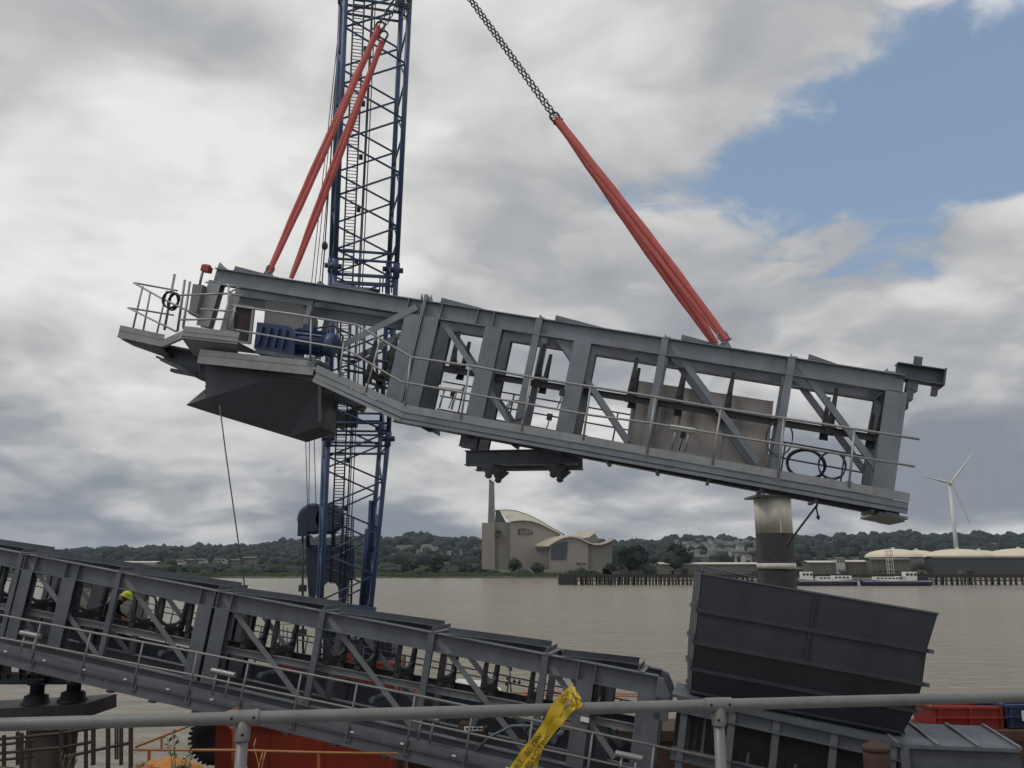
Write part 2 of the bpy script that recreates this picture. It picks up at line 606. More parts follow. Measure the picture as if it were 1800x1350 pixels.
# ---- foliage
def blob(seed, sub=2):
    bm = bmesh.new()
    bmesh.ops.create_icosphere(bm, subdivisions=sub, radius=1.0)
    for v in bm.verts:
        k = 1 + 0.42 * noise.noise(v.co * 1.7 + Vector((seed * 7.1, 0, 0))) + 0.25 * noise.noise(v.co * 4.1 + Vector((0, seed * 3.3, 0)))
        v.co *= k
    vs = [v.co.copy() for v in bm.verts]
    fs = [[v.index for v in f.verts] for f in bm.faces]
    bm.free()
    return vs, fs


BLOBS = [blob(i, 2) for i in range(7)]
BLOBS1 = [blob(i + 20, 1) for i in range(7)]


def add_blob(mb, c, sx, sy, sz, tmpl, sm=False):
    vs, fs = random.choice(tmpl)
    a = random.uniform(0, 6.28)
    ca, sa = math.cos(a), math.sin(a)
    b = len(mb.v)
    for v in vs:
        x, y = v.x * ca - v.y * sa, v.x * sa + v.y * ca
        mb.v.append(Vector((c[0] + x * sx, c[1] + y * sy, c[2] + v.z * sz)))
    for f in fs:
        mb.face([b + i for i in f], sm)


def leaf_cloud(mb, c, rx, ry, rz, n, size, lumps=7):
    """leaf-sized faces gathered in clumps through the crown's volume"""
    cl = []
    for _ in range(lumps):
        while True:
            v = Vector((random.uniform(-1, 1), random.uniform(-1, 1), random.uniform(-0.9, 1)))
            if v.length < 0.8: break
        cl.append((v, random.uniform(0.28, 0.5)))
    for _ in range(n):
        lc, lr = random.choice(cl)
        d = Vector((random.gauss(0, 1), random.gauss(0, 1), random.gauss(0, 1))).normalized()
        p = lc + d * lr * random.uniform(0.75, 1.05)
        q = Vector((c[0] + p.x * rx, c[1] + p.y * ry, c[2] + p.z * rz))
        s = size * random.uniform(0.6, 1.3)
        a = Vector((random.gauss(0, 1), random.gauss(0, 1), random.gauss(0, 1))).normalized()
        u = a.orthogonal().normalized()
        w = a.cross(u)
        b = len(mb.v)
        mb.v += [q - u * s, q - w * s * 0.6, q + u * s, q + w * s * 0.6]
        mb.face([b, b + 1, b + 2, b + 3])


# distant wooded hillside: reads as one mass
mb = MB()
for _ in range(5200):
    Y = random.uniform(1150, 2680) if random.random() < 0.75 else random.uniform(2450, 2680)
    px = random.uniform(-150, 1950)
    x = (px - 900) / FPX * Y
    if 1170 < px < 1330 and 1250 < Y < 2300 and random.random() < 0.72: continue
    if 690 < px < 850 and 1250 < Y < 1900 and random.random() < 0.5: continue
    z = ground_z(x, Y)
    r = random.uniform(3.5, 8.5) if random.random() < 0.88 else random.uniform(9, 15)
    add_blob(mb, (x, Y, z + r * 0.55), r * random.uniform(0.8, 1.6), r, r * random.uniform(0.8, 1.3), BLOBS if (Y < 1350 or Y > 2500) and random.random() < 0.7 else BLOBS1, True)
mb.build('hillside_wood', M['tree_far'], label='dense dark woodland covering the ridge across the river', cat='woodland', kind='stuff')

# scrub along the far shore and the marsh behind it
mb = MB()
for _ in range(620):
    Y = random.uniform(652, 1000)
    px = random.uniform(-60, 1220) if random.random() < 0.9 else random.uniform(1220, 1860)
    x = (px - 900) / FPX * Y
    if 846 < px < 1082 and Y > 668: continue
    z = ground_z(x, Y)
    r = random.uniform(1.5, 4.0) if Y < 700 else random.uniform(3, 6.5)
    add_blob(mb, (x, Y, z + r * 0.4), r * random.uniform(1.0, 2.0), r, r * random.uniform(0.7, 1.1), BLOBS)
    leaf_cloud(mb, (x, Y, z + r * 0.5), r * 1.5, r, r * 1.0, 40, r * 0.16)
mb.build('shore_scrub', M['tree_near'], label='low green scrub along the far river bank', cat='scrub', kind='stuff')
# reed fringe at the water's edge
mb = MB()
for _ in range(2600):
    px = random.uniform(-50, 1000)
    Y = random.uniform(646, 662)
    x = (px - 900) / FPX * Y
    z = ground_z(x, Y) - 0.3
    h = random.uniform(1.2, 2.6)
    w = random.uniform(0.8, 2.0)
    mb.poly([(x - w, Y, z), (x + w, Y + 0.3, z), (x + w * 0.6, Y, z + h), (x - w * 0.5, Y + 0.2, z + h * random.uniform(0.6, 1))])
mb.build('shore_reeds', M['leaf'], label='green reeds at the edge of the far bank', cat='reeds', kind='stuff')


def tree(name, px, Y, h, rx, label, mat='tree_dark', n=1500, group=None):
    x = (px - 900) / FPX * Y
    z = ground_z(x, Y)
    t = thing(name, label, 'tree', (x, Y, z), 0, group)
    m = MB()
    m.tube([(0, 0, -0.5), (0.2, 0, h * 0.25), (-0.1, 0.1, h * 0.55), (0, 0, h * 0.8)], h * 0.035, 7, r2=h * 0.012)
    for k in range(6):
        a = k * 1.05
        b = h * (0.28 + 0.06 * k)
        m.tube([(0, 0, b), (math.cos(a) * rx * 0.35, math.sin(a) * rx * 0.35, b + h * 0.12), (math.cos(a) * rx * 0.65, math.sin(a) * rx * 0.65, b + h * 0.2)], h * 0.014, 5, r2=h * 0.005)
    m.build('trunk', M['bark'], t)
    m = MB()
    leaf_cloud(m, (0, 0, h * 0.56), rx, rx, h * 0.45, n, h * 0.045, 16)
    for _ in range(10):
        a, rr = random.uniform(0, 6.28), random.uniform(0, rx * 0.5)
        r = rx * random.uniform(0.3, 0.45)
        add_blob(m, (math.cos(a) * rr, math.sin(a) * rr, h * random.uniform(0.35, 0.78)), r, r, r * 1.0, BLOBS)
    m.build('crown', M[mat], t)
    return t


tree('broad_tree', 1108, 560 + 110, 22, 13, 'tall rounded dark tree right of the curved roof building')
tree('broad_tree', 1186, 660, 22, 12.5, 'dark rounded tree standing before the hillside town')
tree('shore_tree', 905, 662, 13, 5.5, 'slender tree before the window wall of the curved roof building', 'tree_near', 900)
tree('shore_tree', 944, 664, 9, 6, 'pale bushy tree before the low wing of the curved roof building', 'tree_near', 900)
tree('shore_tree', 1068, 660, 9, 6, 'small dark tree at the right end of the curved roof building', 'tree_dark', 900)
tree('shore_tree', 770, 672, 16, 6, 'tall upright tree left of the curved roof building', 'tree_near', 900)
tree('shore_tree', 820, 668, 8, 7, 'spreading bush tree beside the chimney tower on the far bank', 'tree_near', 900)
tree('shore_tree', 724, 700, 12, 8, 'rounded light green tree on the far bank right of the crane boom', 'tree_near', 900)
tree('shore_tree', 310, 760, 11, 11, 'wide tree beside the white sheds on the far bank', 'tree_near', 900)


# ---- houses of the far town
def house_meshes(w, d, h, roof):
    a = MB()
    a.box2((-w / 2, -d / 2, -3), (w / 2, d / 2, h))
    b = MB()
    o = 0.4
    b.slab([(-w / 2 - o, -d / 2 - o, h), (w / 2 + o, -d / 2 - o, h), (w / 2 + o, 0, h + roof), (-w / 2 - o, 0, h + roof)], (0, 0, 0.25))
    b.slab([(-w / 2 - o, d / 2 + o, h), (-w / 2 - o, 0, h + roof), (w / 2 + o, 0, h + roof), (w / 2 + o, d / 2 + o, h)], (0, 0, 0.25))
    a.poly([(-w / 2, -d / 2, h), (-w / 2, d / 2, h), (-w / 2, 0, h + roof)])
    a.poly([(w / 2, -d / 2, h), (w / 2, 0, h + roof), (w / 2, d / 2, h)])
    c = MB()
    c.box2((w * 0.2, -0.6, h + roof * 0.6), (w * 0.2 + 1.1, 0.6, h + roof + 1.4))
    return a.mesh('wall'), b.mesh('roof'), c.mesh('chimney')


HM = []
for (w, d, h, rf, wm) in [(11, 8, 5.2, 3.2, 'house_pale'), (15, 8, 5.4, 3.0, 'house_brick'), (9, 8, 5.6, 3.4, 'house_pale'), (20, 9, 6.0, 3.2, 'house_brick'), (13, 9, 7.5, 2.6, 'house_pale')]:
    a, b, c = house_meshes(w, d, h, rf)
    a.materials.append(M[wm]); b.materials.append(M['house_roof']); c.materials.append(M['house_brick'])
    HM.append((a, b, c))


def house(px, Y, k, label, group):
    x = (px - 900) / FPX * Y
    t = thing('house', label, 'house', (x, Y, ground_z(x, Y) + 1.5), random.uniform(-0.5, 0.5), group)
    link('wall', HM[k][0], t); r = link('roof', HM[k][1], t); link('chimney', HM[k][2], r)


for i in range(64):
    for _ in range(9):
        px = random.uniform(1172, 1328)
        Y = random.uniform(1180, 2350)
        if 1.0 < 2: break
    house(px, Y, random.choice([0, 0, 1, 2, 2, 3, 4]), 'small pale house in the hillside town above the jetty', 'hillside town houses above the jetty')
for i in range(17):
    house(random.uniform(690, 848), random.uniform(1300, 1800), random.choice([0, 2, 4, 1]), 'pale house among trees on the hill left of the chimney', 'scattered houses left of the chimney')


def block(name, px0, px1, py_top, Y, label, wallm, roofm, floors=0, depth=12, cat='building', overhang=0.6):
    p0, p1 = at(px0, py_top, Y), at(px1, py_top, Y)
    x0, x1, z1 = p0.x, p1.x, p0.z
    z0 = ground_z((x0 + x1) / 2, Y) - 1.0
    t = thing(name, label, cat, ((x0 + x1) / 2, Y + depth / 2, z0))
    w, h = x1 - x0, z1 - z0
    m = MB(); m.box2((-w / 2, -depth / 2, 0), (w / 2, depth / 2, h)); m.build('wall', M[wallm], t)
    m = MB()
    m.slab([(-w / 2 - overhang, -depth / 2 - overhang, h), (w / 2 + overhang, -depth / 2 - overhang, h), (w / 2 + overhang, 0, h + 1.2), (-w / 2 - overhang, 0, h + 1.2)], (0, 0, 0.35))
    m.slab([(-w / 2 - overhang, 0, h + 1.2), (w / 2 + overhang, 0, h + 1.2), (w / 2 + overhang, depth / 2 + overhang, h), (-w / 2 - overhang, depth / 2 + overhang, h)], (0, 0, 0.35))
    m.build('roof', M[roofm], t)
    if floors:
        nw = max(3, int(w / 4))
        for f in range(floors):
            for k in range(nw):
                m = MB()
                cx = -w / 2 + (k + 0.5) * w / nw
                cz = 1.0 + h * (f + 0.55) / floors
                m.box2((cx - w / nw * 0.28, -depth / 2 - 0.08, cz - 0.8), (cx + w / nw * 0.28, -depth / 2 + 0.1, cz + 0.8))
                m.build('window', M['glass_dark'], t)
    return t


FB = 'flats behind the left bank scrub'
for i, (a, b, y, wm) in enumerate([(308, 322, 986, 'house_pale'), (326, 340, 985, 'house_brick'), (344, 360, 984, 'house_pale'), (376, 396, 984, 'house_pale'), (404, 422, 985, 'house_brick'), (426, 450, 981, 'house_brick')]):
    block('apartment_block', a, b, y, 1000 + i * 12, ['narrow pale flats at the left end of the far bank row', 'brown flats second from left in the far bank row', 'pale flats third from left in the far bank row', 'widest pale flats in the middle of the far bank row', 'brown flats second from right in the far bank row', 'brown flats with pale top at the right of the far row'][i], wm, 'shed_wall', 3, group if False else 12)
block('warehouse', 206, 272, 989, 860, 'low white warehouse across the river above the lower gantry', 'house_pale', 'shed_roof', 0, 26, 'warehouse')
block('warehouse', 366, 412, 998, 780, 'low shed with white roof below the far flats', 'shed_wall', 'shed_roof', 0, 14, 'warehouse')

# ---- incinerator with curved roofs
def incinerator():
    Y0 = 690
    o = at(960, 1000, Y0); o.z = 2.0
    t = thing('curved_roof_building', 'large tan building with sweeping curved roofs and slim chimney across the river', 'building', o)

    def q(px, py, Y=Y0):
        return at(px, py, Y) - o
    def wall(name, pts, Y, depth, mat, parent=t):
        m = MB()
        m.slab([q(x, y, Y) for x, y in pts], (0, depth, 0))
        return m.build(name, M[mat], parent)
    wall('tower_block', [(847, 1001), (870, 1001), (870, 919), (847, 919)], Y0 + 4, 40, 'belvedere_wall')
    m = MB()
    b0, b1 = q(857.5, 922, Y0 + 10), q(870, 922, Y0 + 10)
    t0, t1 = q(859.8, 848, Y0 + 10), q(868.8, 848, Y0 + 10)
    m.v += [b0, b1, b1 + Vector((0, 5, 0)), b0 + Vector((0, 5, 0)), t0, t1, t1 + Vector((0, 4, 0)), t0 + Vector((0, 4, 0))]
    for f in ([0, 1, 5, 4], [1, 2, 6, 5], [2, 3, 7, 6], [3, 0, 4, 7], [4, 5, 6, 7], [0, 3, 2, 1]): m.face(f)
    ch = m.build('chimney', M['belvedere_side'], t)
    m = MB(); m.tube([q(861.8, 849, Y0 + 12), q(861.8, 843, Y0 + 12)], 1.0, 10); m.build('flue', M['trim_dark'], ch)
    m = MB(); m.tube([q(866, 849, Y0 + 12), q(866, 846, Y0 + 12)], 0.9, 10); m.build('flue', M['trim_dark'], ch)
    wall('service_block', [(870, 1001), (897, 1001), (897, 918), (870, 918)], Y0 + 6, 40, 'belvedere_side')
    for k, (a, b, y0, y1) in enumerate([(871, 881, 932, 934), (872, 878, 937, 942)]):
        wall('balcony', [(a, y1), (b, y1), (b, y0), (a, y0)], Y0 + 3, 4, 'trim_dark')
    wall('roof_louvre', [(870, 918.5), (889.5, 918.5), (879, 898.5), (871, 898.5)], Y0 + 10, 30, 'trim_dark')
    near = [(897, 917.5), (905, 916), (920, 915), (935, 916.5), (950, 921.5), (965, 929), (985, 939)]
    hall = wall('hall_wall', [(897, 1001), (985, 1001), (985, 939)] + near[:-1][::-1], Y0, 40, 'belvedere_wall')
    m = MB(); m.slab([q(x, y, Y0 - 0.5) for x, y in [(910, 939), (936, 939), (936, 934.5), (931, 931), (924, 929.2), (916, 929), (911, 930)]], (0, 0.8, 0)); w = m.build('window', M['trim_dark'], t)
    for x in (915, 920, 925, 930):
        m = MB(); m.slab([q(x, 938.6, Y0 - 0.7), q(x + 3, 938.6, Y0 - 0.7), q(x + 3, 931.6, Y0 - 0.7), q(x, 931.6, Y0 - 0.7)], (0, 0.15, 0)); m.build('pane', M['belvedere_side'], w)
    far = [(878, 898), (892, 897.6), (908, 899.5), (928, 906), (948, 916), (968, 928), (992, 941)]
    m = MB()
    for i in range(6):
        a0, a1, b0, b1 = q(*near[i], Y0 - 1), q(*near[i + 1], Y0 - 1), q(*far[i], Y0 + 55), q(*far[i + 1], Y0 + 55)
        m.slab([a0, a1, b1, b0], (0, 0, 0.5))
    rf = m.build('main_roof', M['belvedere_roof'], t)
    m = MB(); m.tube([q(x, y - 0.6, Y0 + 55) for x, y in [(870, 898.4)] + far], 0.8, 6); m.build('roof_edge', M['trim_dark'], rf)
    m = MB(); m.tube([q(x, y - 0.3, Y0 - 1.2) for x, y in near], 0.45, 6); m.build('roof_edge', M['belvedere_roof'], rf)
    # low wing with the wave roof
    Yw = Y0 - 22
    wave = [(963, 961), (970, 955.5), (980, 949.5), (990, 945.3), (1003, 943.2), (1013, 944.5), (1022, 947.5), (1034, 953.5), (1045, 957), (1057, 957), (1067, 953.8), (1078, 948)]
    sh = [-25, -23, -21, -18, -14, -10, -8, -6, -4, -3, -3, -3]
    m = MB()
    for i in range(11):
        a0, a1 = q(*wave[i], Yw - 1), q(*wave[i + 1], Yw - 1)
        b0, b1 = q(wave[i][0] + sh[i], wave[i][1] - 0.6, Yw + 24), q(wave[i + 1][0] + sh[i + 1], wave[i + 1][1] - 0.6, Yw + 24)
        m.slab([a0, a1, b1, b0], (0, 0, 0.6))
    wr = m.build('wave_roof', M['belvedere_roof'], t)
    m = MB(); m.tube([q(x, y + 0.6, Yw - 1.2) for x, y in wave], 0.55, 6); m.build('roof_edge', M['belvedere_roof'], wr)
    wall('wing_wall', [(966, 1001), (1034, 1001), (1034, 955), (1022, 949), (1013, 946), (1003, 945), (990, 947), (980, 951), (970, 957), (966, 960)], Yw, 20, 'belvedere_wall')
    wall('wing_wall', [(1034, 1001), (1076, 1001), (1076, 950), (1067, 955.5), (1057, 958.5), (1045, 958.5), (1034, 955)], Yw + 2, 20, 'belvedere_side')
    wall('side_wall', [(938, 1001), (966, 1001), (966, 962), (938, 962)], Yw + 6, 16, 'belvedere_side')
    m = MB(); m.slab([q(x, y, Yw - 0.6) for x, y in [(968, 983), (995, 983), (998, 951), (988, 952.5), (978, 956), (969, 962)]], (0, 0.8, 0)); w = m.build('entrance_glazing', M['glass_dark'], t)
    for x in (973, 979, 985, 991):
        m = MB(); m.slab([q(x, 983, Yw - 0.9), q(x + 0.6, 983, Yw - 0.9), q(x + 1.2, 958, Yw - 0.9), q(x + 0.6, 958, Yw - 0.9)], (0, 0.2, 0)); m.build('mullion', M['trim_dark'], w)
    m = MB(); m.slab([q(x, y, Yw + 5) for x, y in [(943, 968), (957, 968), (957, 963), (943, 963)]], (0, 0.6, 0)); m.build('window', M['glass_dark'], t)
    m = MB()
    top = [(1016, 933.4), (1027, 933.6), (1038, 933.8), (1049.5, 933.8)]
    bot = [(1012, 944), (1026, 946.5), (1036, 945), (1049.5, 934.6)]
    for i in range(3):
        m.slab([q(*bot[i], Y0 + 10), q(*bot[i + 1], Y0 + 10), q(*top[i + 1], Y0 + 40), q(*top[i], Y0 + 40)], (0, 0, 0.5))
    m.build('rear_roof', M['belvedere_roof'], t)
    wall('rear_wall', [(1010, 1001), (1060, 1001), (1052, 948), (1047, 938), (1036, 946), (1024, 948), (1010, 946)], Y0 + 8, 26, 'belvedere_side')
    for (x0, x1) in [(1013, 1022), (1024, 1030)]:
        m = MB(); m.slab([q(x0, 991.5, Yw - 0.5), q(x1, 991.5, Yw - 0.5), q(x1, 989.5, Yw - 0.5), q(x0, 989.5, Yw - 0.5)], (0, 0.7, 0)); m.build('window', M['glass_dark'], t)


incinerator()

# ---- wind turbine
def turbine():
    Y = 1050
    hub = at(1671, 849, Y)
    base = ground_z(hub.x, Y)
    t = thing('wind_turbine', 'white three-bladed wind turbine behind the storage domes', 'wind turbine', (hub.x, Y, base))
    h = hub.z - base
    m = MB(); m.tube([(0, 3, -1), (0, 3, h * 0.5), (0, 3, h - 1)], 3.0, 14, r2=1.6); m.build('tower', M['turbine'], t)
    m = MB(); m.box2((-1.9, -1, h - 1.6), (1.9, 9, h + 1.8)); m.build('nacelle', M['turbine'], t)
    m = MB(); m.lathe((0, -1, h), [(0.3, 2.6), (1.2, 2.0), (1.9, 0.8), (1.9, 0)], 14, (0, -1, 0)); hb = m.build('hub', M['turbine'], t)
    for (bx, by) in [(1712, 792), (1619, 837), (1703, 921)]:
        e = at(bx, by, Y) - hub
        d = e.normalized()
        w = d.cross(Vector((0, 1, 0)))
        m = MB()
        L = e.length
        prof = [(0.02, 0.8), (0.1, 1.3), (0.22, 1.9), (0.5, 1.3), (0.8, 0.8), (1.0, 0.25)]
        b = len(m.v)
        for (s, c) in prof:
            p = Vector((0, -2.2, h)) + d * (L * s)
            m.v += [p - w * c * 0.6, p + Vector((0, -0.35, 0)), p + w * c, p + Vector((0, 0.35, 0))]
        for i in range(len(prof) - 1):
            for k in range(4):
                m.face([b + i * 4 + k, b + i * 4 + (k + 1) % 4, b + i * 4 + 4 + (k + 1) % 4, b + i * 4 + 4 + k], True)
        m.face([b + 20, b + 21, b + 22, b + 23]); m.face([b + 3, b + 2, b + 1, b])
        m.build('blade', M['turbine'], t)


turbine()

# ---- storage domes
DL = ['leftmost and widest pale storage dome right of the white pile', 'small pale dome second from left, half hidden', 'large pale dome in the middle of the row', 'small pale dome second from right, half hidden', 'pale storage dome at the right edge of the picture']
for i, (c, hw, top, Y) in enumerate([(1571, 47, 965, 690), (1612, 32, 967, 730), (1684, 54, 965, 690), (1722, 34, 967, 730), (1792, 54, 964, 690)]):
    pc = at(c, 979, Y)
    r = hw / FPX * Y
    ht = at(c, top, Y).z - pc.z
    z0 = ground_z(pc.x, Y)
    t = thing('storage_dome', DL[i], 'dome', (pc.x, Y, z0), 0, 'row of storage domes')
    b = pc.z - z0
    m = MB(); m.lathe((0, 0, 0), [(r * 0.985, -1), (r * 0.985, b)], 40); m.build('wall', M['shed_wall'], t)
    m = MB(); m.lathe((0, 0, b), [(r * 1.01, -0.4)] + [(r * math.cos(a * math.pi / 18), ht * math.sin(a * math.pi / 18)) for a in range(0, 9)] + [(r * 0.03, ht)], 40); cp = m.build('dome_cap', M['dome'], t)
    m = MB(); m.lathe((0, 0, b + ht - 0.2), [(1.5, 0), (1.5, 0.9), (0.4, 1.5)], 12); m.build('vent', M['shed_roof'], cp)
# storage hall in front of the domes
block('storage_hall', 1640, 1850, 981, 640 + 14, 'long dark brown storage hall below the pale domes', 'trim_dark', 'shed_wall', 0, 14)
block('quay_shed', 1160, 1335, 992, 655, 'long shed with pale roof behind the left part of the jetty', 'shed_wall', 'shed_roof', 0, 16, 'shed')
block('quay_shed', 1421, 1470, 989, 655, 'low pale roofed shed just right of the white pile', 'shed_wall', 'shed_roof', 0, 14, 'shed')
block('quay_shed', 1487, 1523, 988, 655, 'low pale roofed shed left of the storage domes', 'shed_wall', 'shed_roof', 0, 14, 'shed')
block('quay_office', 1471, 1485, 983, 652, 'small narrow pale hut between two low sheds', 'house_pale', 'shed_wall', 2, 8)
block('quay_building', 1530, 1600, 984, 644, 'grey quayside building under the leftmost dome', 'shed_wall', 'shed_wall', 2, 8)
# loading tower in front of the domes
p = at(1562, 1010, 640)
t = thing('loading_tower', 'thin lattice loading tower in front of the leftmost dome', 'tower', (p.x, 636, ground_z(p.x, 642) - 1))
hh = at(1562, 968, 636).z - ground_z(p.x, 642) + 1
for sx in (-1.6, 1.6):
    for sy in (-1.6, 1.6):
        MB().bar((sx, sy, 0), (sx, sy, hh), 0.4, 0.4, (1, 0, 0)).build('leg', M['shed_roof'], t)
for k in range(6):
    z = hh * (k + 1) / 6
    MB().box((0, 0, z), (4.0, 4.0, 0.35)).build('platform', M['shed_roof'], t)

# ---- old jetty on piles
def jetty():
    Y = 362.0
    a, b = at(983, 1009, Y), at(1900, 1009, Y)
    zt = a.z
    t = thing('timber_jetty', 'long dark timber jetty on many piles across the water', 'jetty', (a.x, Y, 0))
    L = b.x - a.x
    MB().box2((0, 0, zt - 1.3), (L, 9, zt)).build('deck', M['timber_dark'], t)
    MB().box2((-0.1, -0.3, 0.2), (6.6, 9.2, zt + 0.05)).build('bulkhead', M['timber_dark'], t)
    xs = 7.2
    k = 0
    while xs < L:
        if not (100 < xs < 152):
            for (yy, rr) in ((0.1, 0.42), (8.4, 0.4)):
                MB().tube([(xs + random.uniform(-.25, .25), yy, -2), (xs + random.uniform(-.15, .15), yy, zt - 1.2)], rr * random.uniform(0.85, 1.15), 7).build('pile', M['timber_dark'], t)
        xs += random.choice([1.5, 1.9, 2.2, 2.6])
    MB().box2((7, 0.55, 1.6), (L, 0.75, 2.0)).build('waling', M['timber_dark'], t)
    for k in range(36):
        xx = 2 + k * 6.2
        if xx < L: MB().bar((xx, 0.2, zt), (xx, 0.2, zt + 1.2), 0.12, 0.12, (1, 0, 0)).build('rail_post', M['timber_dark'], t)
    MB().box2((2, 0.15, zt + 1.05), (L, 0.25, zt + 1.15)).build('guard_rail', M['timber_dark'], t)
    for k in range(26):
        xx = random.uniform(3, 60) if k < 14 else random.uniform(60, L - 4)
        w, h2 = random.uniform(0.8, 4.0), random.uniform(0.6, 2.2)
        MB().box2((xx, 3, zt - 0.02), (xx + w, 6, zt + h2)).build('deck_gear', M[random.choice(['shed_wall', 'timber_dark', 'shed_wall', 'grey_paint'])], t)


jetty()


def boat(px0, px1, Y, label, wheel, cabins):
    a, b = at(px0, 1030, Y), at(px1, 1030, Y)
    L = b.x - a.x
    t = thing('work_boat', label, 'boat', ((a.x + b.x) / 2, Y, 0), 0, 'boats moored at the jetty')
    m = MB()
    n = 14
    sec = []
    for i in range(n + 1):
        s = i / n
        w = 2.6 * min(1, (1 - (2 * s - 1) ** 4) + 0.12)
        sheer = 1.9 + 0.9 * (2 * s - 1) ** 2
        x = (s - 0.5) * L
        sec.append([Vector((x, -w, sheer)), Vector((x * 0.98, -w * 0.85, -0.4)), Vector((x * 0.98, w * 0.85, -0.4)), Vector((x, w, sheer))])
    for i, s in enumerate(sec): m.v += s
    for i in range(n):
        for k in range(3):
            m.face([i * 4 + k, i * 4 + k + 1, i * 4 + 5 + k, i * 4 + 4 + k], True)
        m.face([i * 4 + 3, i * 4, i * 4 + 4, i * 4 + 7])
    m.face([0, 1, 2, 3]); m.face([n * 4 + 3, n * 4 + 2, n * 4 + 1, n * 4])
    hl = m.build('hull', M['boat_blue'], t)
    MB().box2((-L * 0.46, -2.75, 1.75), (L * 0.46, -2.6, 1.95)).build('rubbing_strake', M['white_paint'], hl)
    for (s, w, h, mt) in cabins:
        c = MB().box2(((s - 0.5) * L, -1.9, 1.9), ((s - 0.5) * L + w, 1.9, 2.0 + h)).build('cabin', M[mt], t)
        for k in range(int(w / 1.5)):
            MB().box2(((s - 0.5) * L + 0.4 + k * 1.5, -1.95, 2.0 + h * 0.45), ((s - 0.5) * L + 1.4 + k * 1.5, -1.8, 2.0 + h * 0.8)).build('window', M['glass_dark'], c)
    s, w = wheel
    c = MB().box2(((s - 0.5) * L, -1.5, 2.0), ((s - 0.5) * L + w, 1.5, 5.4)).build('wheelhouse', M['white_paint'], t)
    for k in range(3):
        MB().box2(((s - 0.5) * L + 0.3 + k * w / 3, -1.56, 3.9), ((s - 0.5) * L + w / 3 - 0.1 + k * w / 3, -1.4, 4.8)).build('window', M['glass_dark'], c)
    MB().tube([((s - 0.5) * L + 1, 0, 5.3), ((s - 0.5) * L + 0.8, 0, 8.6)], 0.09, 6).build('mast', M['steel_black'], t)


boat(1398, 1508, 346, 'dark blue work boat moored just right of the white pile', (0.10, 4.2), [(0.36, 5.0, 1.6, 'white_paint'), (0.6, 7.0, 1.9, 'white_paint')])
boat(1512, 1638, 344, 'dark blue work boat moored below the leftmost dome', (0.62, 4.6), [(0.2, 9.0, 1.5, 'white_paint'), (0.52, 2.6, 1.7, 'shed_roof'), (0.8, 3.6, 1.4, 'boat_blue')])

# ================================================================ PONTOONS AND CRANE
def hull(name, label, x0, x1, y0, y1, z, mat, deckmat, rake=0.5):
    t = thing(name, label, 'pontoon', ((x0 + x1) / 2, (y0 + y1) / 2, 0))
    w, d = (x1 - x0) / 2, (y1 - y0) / 2
    m = MB()
    m.v += [Vector(p) for p in [(-w, -d, z), (w, -d, z), (w, d, z), (-w, d, z), (-w + rake, -d, -0.6), (w - rake, -d, -0.6), (w - rake, d, -0.6), (-w + rake, d, -0.6)]]
    for f in ([0, 1, 5, 4], [1, 2, 6, 5], [2, 3, 7, 6], [3, 0, 4, 7], [4, 5, 6, 7]): m.face(f)
    h = m.build('hull', M[mat], t)
    m = MB(); m.box2((-w, -d, z - 0.02), (w, d, z + 0.03)); m.build('deck', M[deckmat], t)
    m = MB()
    m.box2((-w, -d - 0.06, z - 0.16), (w, -d + 0.02, z + 0.1)); m.build('rubbing_strake', M[mat], h)
    k = -w + 1.35
    while k < w - 0.5:
        MB().box2((k - 0.012, -d - 0.012, -0.4), (k + 0.012, -d + 0.01, z - 0.17)).build('plate_seam', M[mat], h)
        k += 1.35
    return t


hull('red_pontoon', 'red steel pontoon carrying the blue crane', -7.35, -3.0, 22.5, 30.0, 2.84, 'red_hull', 'rust', 0.1)
hull('dark_pontoon', 'rusty dark pontoon along the right behind the lower gantry', -2.9, 17.5, 24.3, 26.6, 2.17, 'rust', 'rust')
# round black fender and the orange bumper at the pontoon's left end
fc = at(378, 1297, 22.9)
t = thing('tyre_fender', 'big black tyre hung as fender at the red pontoon end', 'tyre', fc)
m = MB()
prof = [(0.16, -0.2), (0.3, -0.26), (0.5, -0.26), (0.56, -0.16), (0.56, 0.16), (0.5, 0.26), (0.3, 0.26), (0.16, 0.2)]
m.lathe((0, 0, 0), prof, 40, (0.15, 1, 0))
m.build('tyre_body', M['rubber'], t)
for k in range(30):
    a = k / 30 * 2 * math.pi
    c = Vector((math.cos(a) * 0.58, -math.cos(a) * 0.08, math.sin(a) * 0.58))
    MB().bar(c + Vector((-0.03, -0.2, 0)), c + Vector((0.03, 0.2, 0)), 0.06, 0.07, (math.cos(a), 0, math.sin(a))).build('tread_lug', M['rubber'], t)
t = thing('rubber_bumper', 'orange rubber bumper post between the black tyre and red hull', 'bumper', at(413, 1345, 22.35))
m = MB()
z0 = at(413, 1345, 22.35)
pts = [at(x, y, 22.35) - z0 for x, y in [(415, 1344), (414, 1325), (416, 1305), (415, 1288), (411, 1279), (407, 1282)]]
m.tube(pts, 0.1, 10); m.build('bumper_tube', M['orange_paint'], t)
MB().tube([pts[1] + Vector((-0.14, 0, 0)), pts[1] + Vector((0.14, 0, 0))], 0.03, 6).build('clamp', M['steel_black'], t)

